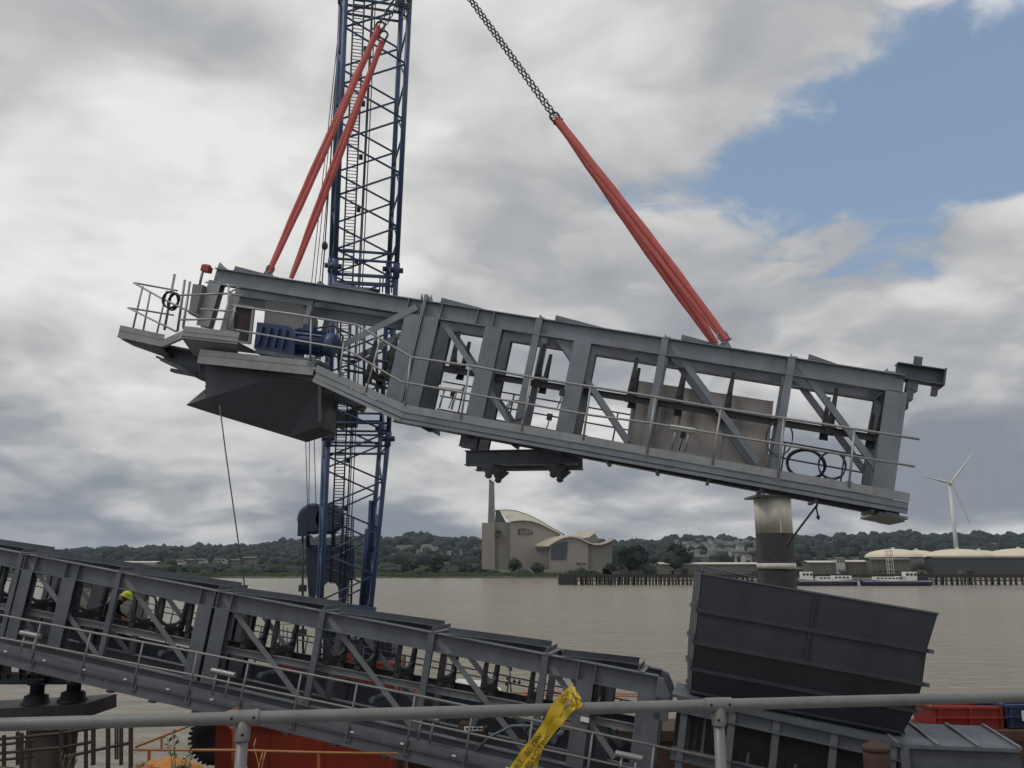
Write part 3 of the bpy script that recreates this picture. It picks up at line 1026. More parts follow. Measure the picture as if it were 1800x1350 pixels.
# ---- crane
CR = Vector((-4.5, 25.2, 2.85))
crane = thing('lattice_boom_crane', 'blue lattice boom crane on the red pontoon behind both gantries', 'crane', CR)
ax = Vector((0.85, -4.3, 11.81)).normalized()
ctr = at(622, 840, 23.6)
foot = ctr - ax * ((ctr.z - 3.3) / ax.z) - CR
lat = Vector((math.cos(R(17)), math.sin(R(17)), 0))
lat = (lat - ax * lat.dot(ax)).normalized()
dep = ax.cross(lat).normalized()
if dep.y < 0: dep = -dep
BL = 23.6                                  # boom length
HW, HD = 0.79, 0.72


def bp(h, l, d):
    """point in the boom: height along it, left/right and near/far edge (-1..1)"""
    k = min(1.0, 0.60 + 0.40 * h / 7.3) if l > 0 else 1.0
    kd = min(1.0, 0.45 + 0.55 * h / 7.3)
    kt = 1.0 if h < BL - 2.5 else 1.0 - 0.6 * (h - BL + 2.5) / 2.5
    return foot + ax * h + lat * (l * HW * k * kt) + dep * (d * HD * kd * kt)


for l in (-1, 1):
    for d in (-1, 1):
        hs = [0, 7.3, 11.8, 18.8, BL - 2.5, BL]
        for a, b in zip(hs, hs[1:]):
            MB().tube([bp(a, l, d), bp(b, l, d)], 0.068, 8).build('boom_chord', M['crane_blue'], crane)
pitch = 1.36
faces = [((-1, -1), (1, -1), 0.0), ((-1, 1), (1, 1), 0.5), ((-1, -1), (-1, 1), 0.25), ((1, -1), (1, 1), 0.25)]
for (c0, c1, ph) in faces:
    h = ph * pitch
    side = 0
    while h + pitch / 2 < BL:
        a, b = (c0, c1) if side == 0 else (c1, c0)
        MB().tube([bp(h, *a), bp(h + pitch / 2, *b)], 0.027, 6).build('boom_brace', M['crane_blue'], crane)
        h += pitch / 2
        side ^= 1
for hj in (7.3, 11.8, 18.8):
    for dh in (-0.42, -0.2, 0.2, 0.42):
        for d in (-1, 1):
            MB().tube([bp(hj + dh, -1, d), bp(hj + dh, 1, d)], 0.034, 6).build('boom_tie', M['crane_blue'], crane)
    for l in (-1, 1):
        for d in (-1, 1):
            c = bp(hj, l, d)
            MB().tube([c - lat * 0.17, c + lat * 0.17], 0.075, 8).build('joint_pin', M['crane_dark'], crane)
            MB().tube([bp(hj - 0.2, l, d), bp(hj + 0.2, l, d)], 0.09, 8).build('joint_lug', M['crane_blue'], crane)
# work platform inside the boom above the suspended gantry
m = MB()
m.slab([bp(11.15, -0.9, -0.8), bp(11.15, 0.5, -0.8), bp(11.15, 0.5, 0.8), bp(11.15, -0.9, 0.8)], ax * 0.12)
m.build('boom_platform', M['crane_dark'], crane)
for k in range(5):
    MB().tube([bp(11.2, 0.5 + 0.1 * k, -0.8), bp(11.6, 0.5 + 0.1 * k, -0.8)], 0.02, 5).build('platform_post', M['crane_blue'], crane)
# mesh catwalk running up inside the boom
m = MB()
h = 3.0
while h < BL - 3:
    m.bar(bp(h, -0.66, 0.1), bp(h, -0.32, 0.1), 0.012, 0.02, ax)
    h += 0.085
m.build('catwalk_mesh', M['wire'], crane, kind='stuff')
for l in (-0.66, -0.32):
    MB().tube([bp(3.0, l, 0.1), bp(BL - 3, l, 0.1)], 0.022, 6).build('catwalk_rail', M['crane_dark'], crane)
h = 3.8
while h < BL - 3:
    MB().bar(bp(h, -0.28, 0.1), bp(h, -0.16, 0.1), 0.1, 0.14, ax).build('catwalk_clip', M['crane_dark'], crane)
    h += 1.36
# ropes inside and beside the boom
for (l, d, r) in [(-0.12, -0.3, 0.02), (-0.02, 0.3, 0.014), (0.06, -0.2, 0.014)]:
    MB().tube([bp(0.6, l - 0.1, d), bp(BL - 0.5, l, d)], r, 6).build('hoist_rope', M['wire'], crane)
hb = at(571, 432, 22.4) - CR
tp = at(596, 60, 20.0) - CR
MB().tube([at(566, 500, 22.8) - CR, hb, tp, bp(BL - 1, -1, 1)], 0.018, 6).build('pendant_rope', M['wire'], crane)
MB().lathe(hb - Vector((0, 0, 0.12)), [(0.03, 0), (0.085, 0.06), (0.085, 0.16), (0.03, 0.24)], 10).build('rope_socket', M['steel_black'], crane)
for l in (-0.5, 0.0, 0.5):
    c = bp(BL, l * 0.8, 0)
    MB().lathe(c - lat * 0.05, [(0.36, 0), (0.42, 0.015), (0.33, 0.05), (0.42, 0.085), (0.36, 0.1)], 20, lat).build('tip_sheave', M['crane_dark'], crane)
MB().tube([bp(BL, -1, 0), bp(BL, 1, 0)], 0.06, 8).build('tip_shaft', M['crane_dark'], crane)


def cq(px, py, Y):
    return at(px, py, Y) - CR


MB().box(cq(604, 737, 23.4), (0.62, 0.4, 0.42)).build('rope_guide', M['crane_dark'], crane)
MB().box(cq(622, 735, 23.5), (0.2, 0.3, 0.5)).build('rope_guide', M['crane_dark'], crane)
# gantry frame behind the boom foot, carrying the luffing sheaves
YG = 27.2
m = MB()
m.slab([cq(537, 958, YG), cq(623, 958, YG), cq(623, 1016, YG), cq(612, 1020, YG), cq(604, 1068, YG), cq(596, 1068, YG), cq(594, 1032, YG), cq(588, 1024, YG), cq(574, 1023, YG), cq(567, 1030, YG), cq(559, 1030, YG), cq(550, 1054, YG), cq(543, 1054, YG), cq(540, 1016, YG)], (0, 0.25, 0))
m.build('gantry_plate', M['crane_dark'], crane)
for (x, r) in [(551, 0.47), (578, 0.47)]:
    c = cq(x, 912, YG - 0.6)
    MB().lathe(c - Vector((0, 0.14, 0)), [(r * 0.8, 0), (r, 0.02), (r * 0.86, 0.14), (r, 0.26), (r * 0.8, 0.28)], 28, (0, 1, 0)).build('luffing_sheave', M['crane_dark'], crane)
MB().tube([cq(528, 932, YG - 0.6), cq(592, 932, YG - 0.6)], 0.09, 8).build('gantry_beam', M['crane_dark'], crane)
MB().box(cq(534, 928, YG - 0.6), (0.3, 0.3, 0.5)).build('gantry_head', M['crane_dark'], crane)
MB().tube([cq(541, 920, YG - 0.6), cq(541, 958, YG)], 0.07, 8).build('gantry_post', M['crane_dark'], crane)
MB().tube([cq(586, 920, YG - 0.6), cq(586, 958, YG)], 0.07, 8).build('gantry_post', M['crane_dark'], crane)
MB().tube([cq(532, 930, YG - 0.6), cq(532, 1030, YG - 0.6), cq(533, 1160, YG - 0.6)], 0.035, 8).build('pendant_bar', M['steel_black'], crane)
for y in (1034, 1112):
    MB().box(cq(532, y, YG - 0.6), (0.22, 0.14, 0.2)).build('bar_clamp', M['steel_black'], crane)
for (x0, y0, x1) in [(541, 900, 537), (543, 900, 544), (556, 905, 552)]:
    MB().tube([cq(x0, y0, YG - 0.6), cq(x1, 760, 25.0), cq(x1 + 4, 560, 23.2), bp(BL - 1.5, -0.9, 1)], 0.012, 5).build('luffing_rope', M['wire'], crane)
# mesh ladder tower
for x in (604, 621):
    MB().tube([cq(x, 911, YG + 0.3), cq(x - 4, 1080, YG + 0.3)], 0.03, 6).build('ladder_rail', M['crane_dark'], crane)
m = MB()
for k in range(42):
    y = 912 + k * 4
    m.bar(cq(604 - k * .1, y, YG + 0.3), cq(621 - k * .1, y, YG + 0.3), 0.015, 0.025)
m.build('ladder_mesh', M['crane_dark'], crane, kind='stuff')
for (x0, y0, x1, y1) in [(652, 880, 641, 1075), (664, 905, 652, 1068), (645, 930, 634, 1068)]:
    MB().tube([cq(x0, y0, 24.6), cq(x1, y1, 25.4)], 0.06, 8).build('back_stay', M['crane_blue'], crane)
MB().bar(cq(598, 1066, 24.6), cq(660, 1074, 24.6), 0.2, 0.2).build('foot_beam', M['crane_blue'], crane)
# machinery house and cab
m = MB(); m.box2(cq(566, 1166, 25.9), cq(689, 1124, 25.9) + Vector((0, 1.7, 0))); m.build('machine_house', M['crane_dark'], crane)
cab = MB().box2(cq(566, 1124, 25.9), cq(600, 1094, 25.9) + Vector((0, 1.2, 0))).build('cab', M['crane_dark'], crane)
for (x0, x1) in [(574, 585), (588, 597)]:
    MB().slab([cq(x0, 1122, 25.85), cq(x1, 1122, 25.85), cq(x1 - 2, 1104, 25.85), cq(x0, 1104, 25.85)], (0, 0.06, 0)).build('cab_window', M['water'] if False else M['glass_dark'], cab)
for (x, y) in [(612, 1104), (626, 1108), (640, 1106), (655, 1110), (676, 1104), (688, 1100)]:
    MB().tube([cq(x, 1126, 26.4), cq(x, y, 26.4)], 0.035, 6).build('deck_post', M['crane_dark'], crane)
for y in (1104, 1114):
    MB().tube([cq(604, y, 26.4), cq(690, y, 26.4)], 0.025, 6).build('deck_rail', M['crane_dark'], crane)
m = MB(); m.box2(cq(590, 1240, 24.9), cq(694, 1166, 24.9) + Vector((0, 2.6, 0))); m.build('slew_base', M['red_paint'], crane)
m = MB(); m.box2(cq(482, 1240, 25.3), cq(545, 1168, 25.3) + Vector((0, 2.0, 0))); m.build('counterweight', M['red_paint'], crane)
m = MB(); m.box2(cq(545, 1240, 25.0), cq(590, 1176, 25.0) + Vector((0, 2.0, 0))); m.build('winch_frame', M['crane_dark'], crane)
for k in range(3):
    MB().lathe(cq(553 + k * 14, 1195, 24.9), [(0.22, 0), (0.22, 0.06), (0.13, 0.06), (0.13, 0.6)], 16, (0, 1, 0)).build('winch_drum', M['steel_black'], crane)
for k in range(6):
    MB().slab([cq(600 + k * 15, 1232, 24.85), cq(611 + k * 15, 1232, 24.85), cq(611 + k * 15, 1176, 24.85), cq(600 + k * 15, 1176, 24.85)], (0, 0.06, 0)).build('side_panel', M['red_paint'], crane)
m = MB(); m.box2(cq(482, 1167, 25.3), cq(690, 1163, 25.3) + Vector((0, 1.4, 0))); m.build('catwalk', M['galv_dark'], crane)
m = MB(); m.slab([cq(607, 1164, 25.0), cq(620, 1164, 25.0), cq(615, 1150, 25.0), cq(604, 1152, 25.0)], (0, 0.3, 0)); m.build('engine_cover', M['red_paint'], crane)
for (x0, x1, y0, y1) in [(491, 523, 1097, 1168)]:
    pts = [(x0, y1), (x0, y0), (x1, y0), (x1, y1)]
    MB().tube([cq(x, y, 25.6) for x, y in pts], 0.025, 6).build('guard_rail', M['steel_black'], crane)
    for x in (498, 505, 514):
        MB().tube([cq(x, 1168, 25.6), cq(x, 1100 + (x - 498) * 0.5, 25.6)], 0.014, 5).build('guard_bar', M['steel_black'], crane)
MB().tube([cq(678, 1165, 25.0), cq(680, 1139, 25.0), cq(692, 1139, 25.0), cq(694, 1146, 25.0)], 0.02, 6).build('lamp_arm', M['steel_black'], crane)
MB().lathe(cq(694, 1156, 25.0), [(0.05, 0), (0.11, 0.02), (0.11, 0.12), (0.04, 0.17)], 12).build('flood_lamp', M['steel_black'], crane)
for x in (655, 668, 676):
    MB().tube([cq(x, 1166, 25.6), cq(x, 1112, 25.6)], 0.02, 6).build('guard_bar', M['steel_black'], crane)

# ---- things standing on the pontoons
t = thing('deck_cabin', 'small navy cabin with white roof seen through the lower gantry', 'cabin', at(800, 1240, 25.4))
o = at(800, 1240, 25.4)
m = MB(); m.box2(at(744, 1280, 25.4) - o, at(856, 1212, 25.4) - o + Vector((0, 1.3, 0))); bd = m.build('cabin_body', M['navy'], t)
for x in (750, 764, 778):
    MB().slab([at(x, 1226, 25.35) - o, at(x + 11, 1226, 25.35) - o, at(x + 11, 1216, 25.35) - o, at(x, 1216, 25.35) - o], (0, 0.06, 0)).build('window', M['glass_dark'], bd)
m = MB(); m.slab([at(786, 1213, 25.2) - o, at(800, 1204, 25.2) - o, at(850, 1208, 25.2) - o, at(880, 1222, 25.2) - o, at(860, 1226, 25.2) - o], (0, 1.4, 0)); m.build('roof', M['white_paint'], t)
o = at(903, 1240, 26.5)
t = thing('signal_mast', 'thin mast with small lamps and crossarm above the orange rail', 'mast', o)
MB().tube([Vector((0, 0, -0.75)), at(895, 1168, 26.5) - o], 0.025, 6).build('pole', M['galv_dark'], t)
MB().tube([at(891, 1199, 26.5) - o, at(916, 1199, 26.5) - o], 0.015, 6).build('crossarm', M['galv_dark'], t)
for (x, y) in [(893, 1171), (898, 1176), (892, 1193), (890, 1202), (904, 1197), (913, 1199)]:
    MB().lathe(at(x, y, 26.5) - o, [(0.03, -0.05), (0.045, 0), (0.03, 0.06)], 8).build('lamp', M['steel_black'], t)
o = at(1000, 1240, 26.6)
t = thing('pontoon_guard_rail', 'thin orange guard rail on the dark pontoon edge', 'railing', o)
for y in (1218, 1222):
    MB().tube([at(878, y, 26.6) - o, at(1142, y + 2, 26.6) - o], 0.018, 6).build('rail', M['orange_paint'], t)
for x in (885, 922, 926, 980, 1040, 1090, 1135):
    MB().tube([at(x, 1272, 26.45) - o, at(x, 1216, 26.6) - o], 0.022, 6).build('post', M['orange_paint'], t)


def open_box(name, label, px0, px1, py0, py1, Y, mat, cat, sign=False, ribs=3):
    o = at((px0 + px1) / 2, py1, Y)
    t = thing(name, label, cat, o)
    a, b = at(px0, py1, Y) - o, at(px1, py0, Y) - o
    x0, x1, h = a.x, b.x, b.z - a.z
    d, s = 1.4, 0.10
    m = MB()
    lo = [(x0 + s, 0, 0), (x1 - s, 0, 0), (x1 - s, d, 0), (x0 + s, d, 0)]
    hi = [(x0, -0.05, h), (x1, -0.05, h), (x1, d + 0.05, h), (x0, d + 0.05, h)]
    m.v += [Vector(p) for p in lo + hi]
    for f in ([0, 1, 5, 4], [1, 2, 6, 5], [2, 3, 7, 6], [3, 0, 4, 7], [0, 3, 2, 1]): m.face(f)
    bd = m.build('skip_body', M[mat], t)
    m = MB()
    for p, q in zip(hi, hi[1:] + hi[:1]): m.bar(p, q, 0.09, 0.07)
    m.build('rim', M[mat], t)
    for k in range(ribs):
        x = lerp(x0 + 0.15, x1 - 0.15, k / max(1, ribs - 1))
        MB().bar((x, -0.02, 0), (x, -0.07, h), 0.07, 0.05, (0, 1, 0)).build('rib', M[mat], t)
    MB().bar((x0, -0.06, h * 0.52), (x1, -0.06, h * 0.52), 0.05, 0.05).build('rail_band', M[mat], t)
    if sign:
        x = at(1790, 1240, Y).x - o.x
        MB().box2((x, -0.13, h * 0.35), (x + 0.75, -0.1, h * 0.8)).build('notice', M['label_white'], t)
    return t


open_box('waste_skip', 'red steel skip standing on the pontoon at the right', 1642, 1766, 1243, 1280, 25.0, 'red_paint', 'skip')
open_box('blue_container', 'blue steel container with white notice at the right edge', 1768, 1870, 1240, 1280, 24.9, 'navy', 'container', True)

# ================================================================ CONVEYOR GANTRIES
UP = Vector((0, 0, 1))


def V(s, n, t):
    return Vector((s, n, t))


IDLER = []


def idler_mesh():
    if IDLER: return IDLER[0]
    out = []
    for sgn in (-1, 1):
        m = MB()
        # tapered side bracket of the troughing set
        m.slab([V(-0.085, sgn * 0.30, -0.3), V(0.085, sgn * 0.30, -0.3), V(0.045, sgn * 0.42, 0.2), V(0.035, sgn * 0.42, 0.6), V(-0.03, sgn * 0.42, 0.6), V(-0.05, sgn * 0.42, 0.2)], (0, sgn * 0.05, 0))
        m.bar(V(-0.02, sgn * 0.38, -0.05), V(0.0, sgn * 0.43, 0.5), 0.1, 0.06, (1, 0, 0))
        me = m.mesh('idler_bracket'); me.materials.append(M['steel_black']); out.append(('idler_bracket', me))
        m = MB()
        m.tube([V(0, sgn * 0.16, -0.04), V(0, sgn * 0.36, 0.05)], 0.035, 10)
        me = m.mesh('wing_roller'); me.materials.append(M['galv_dark']); out.append(('wing_roller', me))
    m = MB(); m.tube([V(0, -0.16, -0.04), V(0, 0.16, -0.04)], 0.035, 10)
    me = m.mesh('centre_roller'); me.materials.append(M['galv_dark']); out.append(('centre_roller', me))
    m = MB(); m.bar(V(0, -0.42, -0.12), V(0, 0.42, -0.12), 0.12, 0.08)
    me = m.mesh('base_bar'); me.materials.append(M['steel_black']); out.append(('base_bar', me))
    IDLER.append(out)
    return out


def add_idler(root, s, n, t, sc=1.0):
    ms = idler_mesh()
    base = link('idler', ms[-1][1], root)
    base.location = (s, n, t)
    base.scale = (1, sc, sc)
    for nm, me in ms[:-1]:
        link(nm, me, base)
    return base


def light_fitting(root, p0, p1, drop, mat='label_white'):
    """tubular walkway lamp lying on two stalks"""
    lamp = MB().tube([p0, lerp(p0, p1, 0.05), lerp(p0, p1, 0.95), p1], 0.055, 10).build('light_fitting', M[mat], root)
    for f in (0.25, 0.78):
        c = lerp(p0, p1, f)
        MB().tube([c, c + Vector((-0.02, 0, -drop))], 0.022, 6).build('stalk', M['rail_light'], lamp)


def coil(root, c, rx, rt, turns, mat, r=0.012, name='cable_coil', tiltn=0.05):
    m = MB()
    pts = []
    n = 26
    for k in range(turns * n):
        a = 2 * math.pi * k / n
        w = 1 + 0.05 * math.sin(k * 0.37)
        pts.append(c + V(rx * w * math.cos(a), tiltn * math.sin(a * 0.5) + 0.01 * (k / n), rt * w * math.sin(a)))
    m.tube(pts, r, 5)
    return m.build(name, M[mat], root)


def handrail(root, line_top, line_mid, posts, r=0.024, mat='rail_light', clamp='galv'):
    MB().tube(line_top, r, 8).build('top_rail', M[mat], root)
    MB().tube(line_mid, r * 0.9, 8).build('mid_rail', M[mat], root)
    for (a, b) in posts:
        o = MB().tube([a, b], r * 0.9, 8).build('stanchion', M[mat], root)
        MB().box(b + V(0, 0.03, 0.02), (0.12, 0.04, 0.16)).build('base_clamp', M[clamp], o)


def chord(root, p, q, name='top_chord', b=0.2, h=0.36, mat='galv'):
    return MB().ext(isec(b, h), p, q, UP).build(name, M[mat], root)


def angle(root, p, q, name, b=0.11, h=0.11, up=(0, 1, 0), mat='galv'):
    return MB().ext([(x - b / 2, y - h / 2) for x, y in lsec(b, h)], p, q, up).build(name, M[mat], root)


def column(root, s, n, t0, t1, w=0.36, d=0.2, name='column', mat='galv', s1=None):
    """wide-flange upright, broad flange to the viewer"""
    s1 = s if s1 is None else s1
    return MB().ext(isec(w, d, 0.02, 0.014), V(s, n, t0), V(s1, n, t1), (0, 1, 0)).build(name, M[mat], root)


def top_bracing(root, nodes, W, t, mat='galv', lite='galv_light'):
    """plan bracing lying on the top chords: a cross member and an upstanding diagonal per bay"""
    for i, s in enumerate(nodes):
        MB().ext(csec(0.1, 0.02), V(s, -0.1, t + 0.012), V(s, W + 0.1, t + 0.012), UP).build('cross_plate', M[lite], root)
        MB().slab([V(s - 0.02, -0.1, t + 0.02), V(s - 0.02, W + 0.1, t + 0.02), V(s - 0.02, W + 0.1, t + 0.1), V(s - 0.02, 0.02, t + 0.1)], (0.012, 0, 0)).build('cross_angle', M[mat], root)
        if i + 1 < len(nodes):
            p, q = V(s + 0.3, 0.02, t + 0.02), V(nodes[i + 1] - 0.12, W + 0.02, t + 0.02)
            MB().ext(lsec(0.12, 0.12), p, q, UP).build('plan_brace', M[mat], root)


# ---------------------------------------------------------------- the suspended gantry
G1 = Frame(750, 530, 17.5, 11.0, 1587, 660)
W1, WO = 0.95, -0.85
hang = thing('suspended_conveyor_gantry', 'long grey steel conveyor gantry hanging tilted from the red slings', 'gantry', mat=G1.mat)
q1 = G1.q
sL, sR = q1(381, 475).x, q1(1580, 660).x
HB = -(q1(1013, 767, WO).z) + 0.04        # depth of the side frame down to the bottom chord
nodes = [q1(x, y).x for x, y in [(750, 530), (950, 560), (1170, 595), (1392, 628)]]
TC = -0.18                                 # centre line of the top chord
s0 = nodes[0]
for n in (0, W1):
    chord(hang, V(sL, n, TC), V(s0 - 0.03, n, TC))
    chord(hang, V(s0 + 0.03, n, TC), V(sR + 0.1, n, TC))
    chord(hang, V(s0 - 0.1, n, -HB - 0.13 + 0.24 * (n > 0)), V(sR + 0.1, n, -HB - 0.13 + 0.24 * (n > 0)), 'bottom_chord', 0.18, 0.26)
# splice plates at the joint
for s in (-0.018, 0.018):
    MB().box2(V(s0 + s - 0.012, -0.14, -HB - 0.1), V(s0 + s + 0.012, 0.16, 0.12)).build('splice_plate', M['galv_light'], hang)
    MB().slab([V(s0 + s * 6 - 0.01, -0.1, 0.0), V(s0 + s * 6 - 0.01, 0.1, 0.0), V(s0 + s * 6 - 0.01, -0.1, 0.13)], (0.02, 0, 0)).build('splice_lug', M['galv_light'], hang)
column(hang, s0 - 0.2, 0, -HB, -0.36, 0.34)
column(hang, s0 + 0.22, 0, -HB, -0.36, 0.34)
column(hang, s0 + 0.22, W1, -HB, -0.36, 0.34)
column(hang, s0 - 0.2, W1, -HB, -0.36, 0.34)
for s in nodes[1:]:
    for n in (0, W1):
        MB().ext(csec(0.09, 0.14), V(s, n - 0.092, -HB), V(s, n - 0.092, -0.021), (1, 0, 0)).build('post', M['galv'], hang)
for s in (s0 - 0.37, s0 + 0.39, nodes[0] + 1.19, nodes[0] + 1.55):
    MB().box2(V(s - 0.006, -0.097, -0.34), V(s + 0.006, -0.01, -0.021)).build('web_stiffener', M['galv_light'], hang)
# the trestle legs pass through the frame and carry the bearing beams
leg_s = [(q1(874, 560).x, q1(872, 660).x), (q1(1030, 580).x, q1(1024, 680).x)]
beamT = []
for n in (0, W1):
    for k, (s, sb) in enumerate(leg_s):
        low = q1(842, 792, 0).z if k == 0 else q1(1002, 790, 0).z
        column(hang, s, n - 0.005, low, -0.36, 0.36, 0.22, 'trestle_leg')
        beamT.append(low)
for n in (0, W1):
    a, b = q1(819, 806, 0), q1(1015, 803, 0)
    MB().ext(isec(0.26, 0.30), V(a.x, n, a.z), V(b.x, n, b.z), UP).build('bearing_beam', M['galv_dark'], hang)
    for f in (0.24, 0.82):
        c = lerp(a, b, f)
        m = MB(); m.lathe(V(c.x, n, c.z - 0.15), [(0.2, 0), (0.2, -0.03), (0.07, -0.19), (0.08, -0.23), (0.03, -0.27)], 12)
        m.build('bearing_foot', M['galv_dark'], hang)
a, b = q1(830, 804, 0), q1(1005, 803, 0)
for f in (0.1, 0.9):
    c = lerp(a, b, f)
    MB().ext(isec(0.18, 0.2), V(c.x, 0.14, c.z), V(c.x, W1 - 0.14, c.z), UP).build('bearing_tie', M['galv_dark'], hang)
# diagonals of both side frames
for (a, b) in [((762, 540), (896, 742)), ((968, 574), (1104, 775)), ((1180, 606), (1332, 812)), ((1404, 640), (1562, 850))]:
    p, q = q1(*a), q1(*b)
    for n in (0.03, W1):
        angle(hang, V(p.x, n, p.z), V(q.x, n, q.z), 'diagonal', 0.12, 0.1)
# right end frame with the head bracket
for n in (0, W1):
    column(hang, sR - 0.02, n, -HB - 0.02, -0.34, 0.38, 0.2)
MB().ext(isec(0.22, 0.3), V(sR + 0.3, -0.12, -HB - 0.16), V(sR + 0.3, W1 + 0.12, -HB - 0.16), UP).build('end_cross_beam', M['galv'], hang)
MB().ext(isec(0.2, 0.3), V(sR - 0.1, 0.1, TC), V(sR - 0.1, W1 - 0.1, TC), UP).build('end_cross_beam', M['galv'], hang)
a = q1(1578, 636); b = q1(1658, 672)
MB().ext(isec(0.3, 0.3), V(a.x, 0.1, a.z - 0.16), V(b.x, 0.1, a.z - 0.16), UP).build('lifting_bracket', M['galv_dark'], hang)
MB().box2(V(b.x - 0.012, -0.1, a.z - 0.34), V(b.x + 0.012, 0.3, a.z + 0.0)).build('bracket_plate', M['galv_dark'], hang)
a2 = q1(1614, 626)
MB().box2(V(a2.x - 0.06, 0.02, a2.z - 0.2), V(a2.x + 0.09, 0.06, a2.z)).build('lifting_lug', M['galv_dark'], hang)
MB().box2(V(b.x - 0.16, 0.04, a.z - 0.52), V(b.x - 0.06, 0.16, a.z - 0.3)).build('bracket_foot', M['galv_dark'], hang)
for k in range(3):
    h = q1(1630 - k * 4, 672 + k * 16)
    MB().box2(V(sR + 0.17, 0.0, h.z - 0.2), V(sR + 0.36 - 0.06 * k, 0.2, h.z)).build('haunch', M['galv_dark'], hang)
for (x0, x1, y) in [(1545, 1592, 900)]:
    a, b = q1(x0, 896, WO + 0.2), q1(1600, 882, WO + 0.2)
    MB().slab([V(a.x, -0.65, -HB - 0.264), V(b.x, -0.65, -HB - 0.264), V(b.x, W1, -HB - 0.264), V(a.x, W1, -HB - 0.264)], (0, 0, -0.05)).build('end_plate', M['galv_light'], hang)
# plan bracing and cross members on the roof
top_bracing(hang, [q1(385, 476).x + 0.05] + [q1(560, 505).x] + nodes + [sR - 0.2], W1, 0.0)
a = q1(395, 472); b = q1(470, 487)
MB().slab([V(sL + 0.02, -0.05, 0), V(sL + 0.3, -0.05, 0), V(sL + 0.05, -0.05, 0.16)], (0, 0.02, 0)).build('end_gusset', M['galv_light'], hang)
# stringers that carry the idlers
for n in (0.16, W1 - 0.16):
    a, b = q1(777, 648, n), q1(1572, 776, n)
    MB().ext(csec(0.06, 0.13), V(a.x, n, a.z), V(b.x, n, b.z), UP).build('stringer', M['steel_black'], hang)
zs = q1(1170, 712, 0.5).z
for px in (792, 945, 1110, 1195, 1281, 1462, 1546):
    p = q1(px, 700, 0.48)
    add_idler(hang, p.x, 0.48, q1(777, 650, .48).z + (p.x - q1(777, 650, .48).x) * (q1(1572, 780, .48).z - q1(777, 650, .48).z) / (q1(1572, 780, .48).x - q1(777, 650, .48).x) + 0.2, 1.0)
# rear cladding sheet
a, b, c, d = q1(1118, 668, W1 + 0.1), q1(1358, 705, W1 + 0.1), q1(1346, 822, W1 + 0.1), q1(1102, 782, W1 + 0.1)
m = MB(); m.slab([V(p.x, W1 + 0.12, p.z) for p in (a, b, c, d)], (0, 0.02, 0)); sh = m.build('rear_sheet', M['pale_panel'], hang)
for f in (0.0, 0.34, 0.67, 1.0):
    p, r = lerp(a, b, f), lerp(d, c, f)
    MB().bar(V(p.x, W1 + 0.10, p.z), V(r.x, W1 + 0.10, r.z), 0.04, 0.03, (0, 1, 0)).build('sheet_batten', M['pale_panel'], sh)
# walkway along the near side, with toe board and edge channel
toe = [(557, 641), (712, 711), (1600, 867)]
tl = [q1(x, y, WO) for x, y in toe]
zd = tl[1].z - 0.14                        # main deck level
for i, nm in ((0, 'ramp'), (1, 'walkway')):
    p, r = tl[i], tl[i + 1]
    m = MB(); m.slab([p + V(0, 0, 0), r + V(0, 0, 0), r + V(0, 0, -0.15), p + V(0, 0, -0.15)], (0, 0.012, 0)); m.build('toe_board', M['galv_light'], hang)
    m = MB(); m.ext([(-x, y) for x, y in csec(0.07, 0.2)], p + V(0.0, 0.02, -0.26), r + V(0, 0.02, -0.26), UP); m.build('edge_channel', M['galv_light'] if i == 0 else M['galv'], hang)
    nb = -0.1 if i == 0 else 0.1
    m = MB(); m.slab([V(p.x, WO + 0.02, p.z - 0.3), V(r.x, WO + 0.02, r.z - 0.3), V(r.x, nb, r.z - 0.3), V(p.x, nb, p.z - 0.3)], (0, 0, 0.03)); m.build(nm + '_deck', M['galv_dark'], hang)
p, r = tl[1], tl[2]
k = p.x + 0.3
while k < r.x:
    MB().box2(V(k, WO + 0.09, p.z - 0.36), V(k + 0.06, 0.1, p.z - 0.301)).build('deck_bracket', M['galv_dark'], hang)
    k += 0.95
# wedge shaped plate where ramp and walkway meet underneath
m = MB(); a, b, c = q1(690, 722, -0.2), q1(755, 757, -0.2), q1(755, 730, -0.2)
m.slab([a, b, c], (0, 0.8, 0)); m.build('ramp_knee', M['galv_dark'], hang)
top_px = [(407, 537), (520, 553), (627, 571), (723, 628), (840, 645), (933, 663), (1153, 698), (1267, 718), (1503, 754), (1616, 772)]
mid_px = [(403, 578), (607, 613), (705, 671), (1040, 730), (1140, 743), (1373, 781), (1608, 820)]
post_px = [((547, 560), (545, 634)), ((604, 602), (597, 661)), ((668, 598), (643, 689)), ((825, 645), (810, 737)), ((933, 665), (917, 757)), ((1038, 682), (1025, 773)), ((1152, 700), (1137, 797)), ((1267, 720), (1252, 817)), ((1378, 735), (1368, 839)), ((1502, 756), (1492, 856)), ((722, 628), (712, 714))]
handrail(hang, [q1(x, y, WO) for x, y in top_px], [q1(x, y, WO) for x, y in mid_px], [(q1(*a, WO), q1(*b, WO)) for a, b in post_px])
# rear side hand rail, four lines as on the far walkway
nR = W1 + 0.18
for k, dz in enumerate((1.05, 0.72, 0.42, 0.16)):
    MB().tube([V(s0 + 0.4, nR, zd + dz), V(sR - 0.1, nR, zd + dz)], 0.018, 6).build('rear_rail', M['galv_dark'], hang)
k = s0 + 0.9
while k < sR:
    MB().tube([V(k, nR, zd), V(k, nR, zd + 1.05)], 0.018, 6).build('rear_stanchion', M['galv_dark'], hang)
    k += 1.15
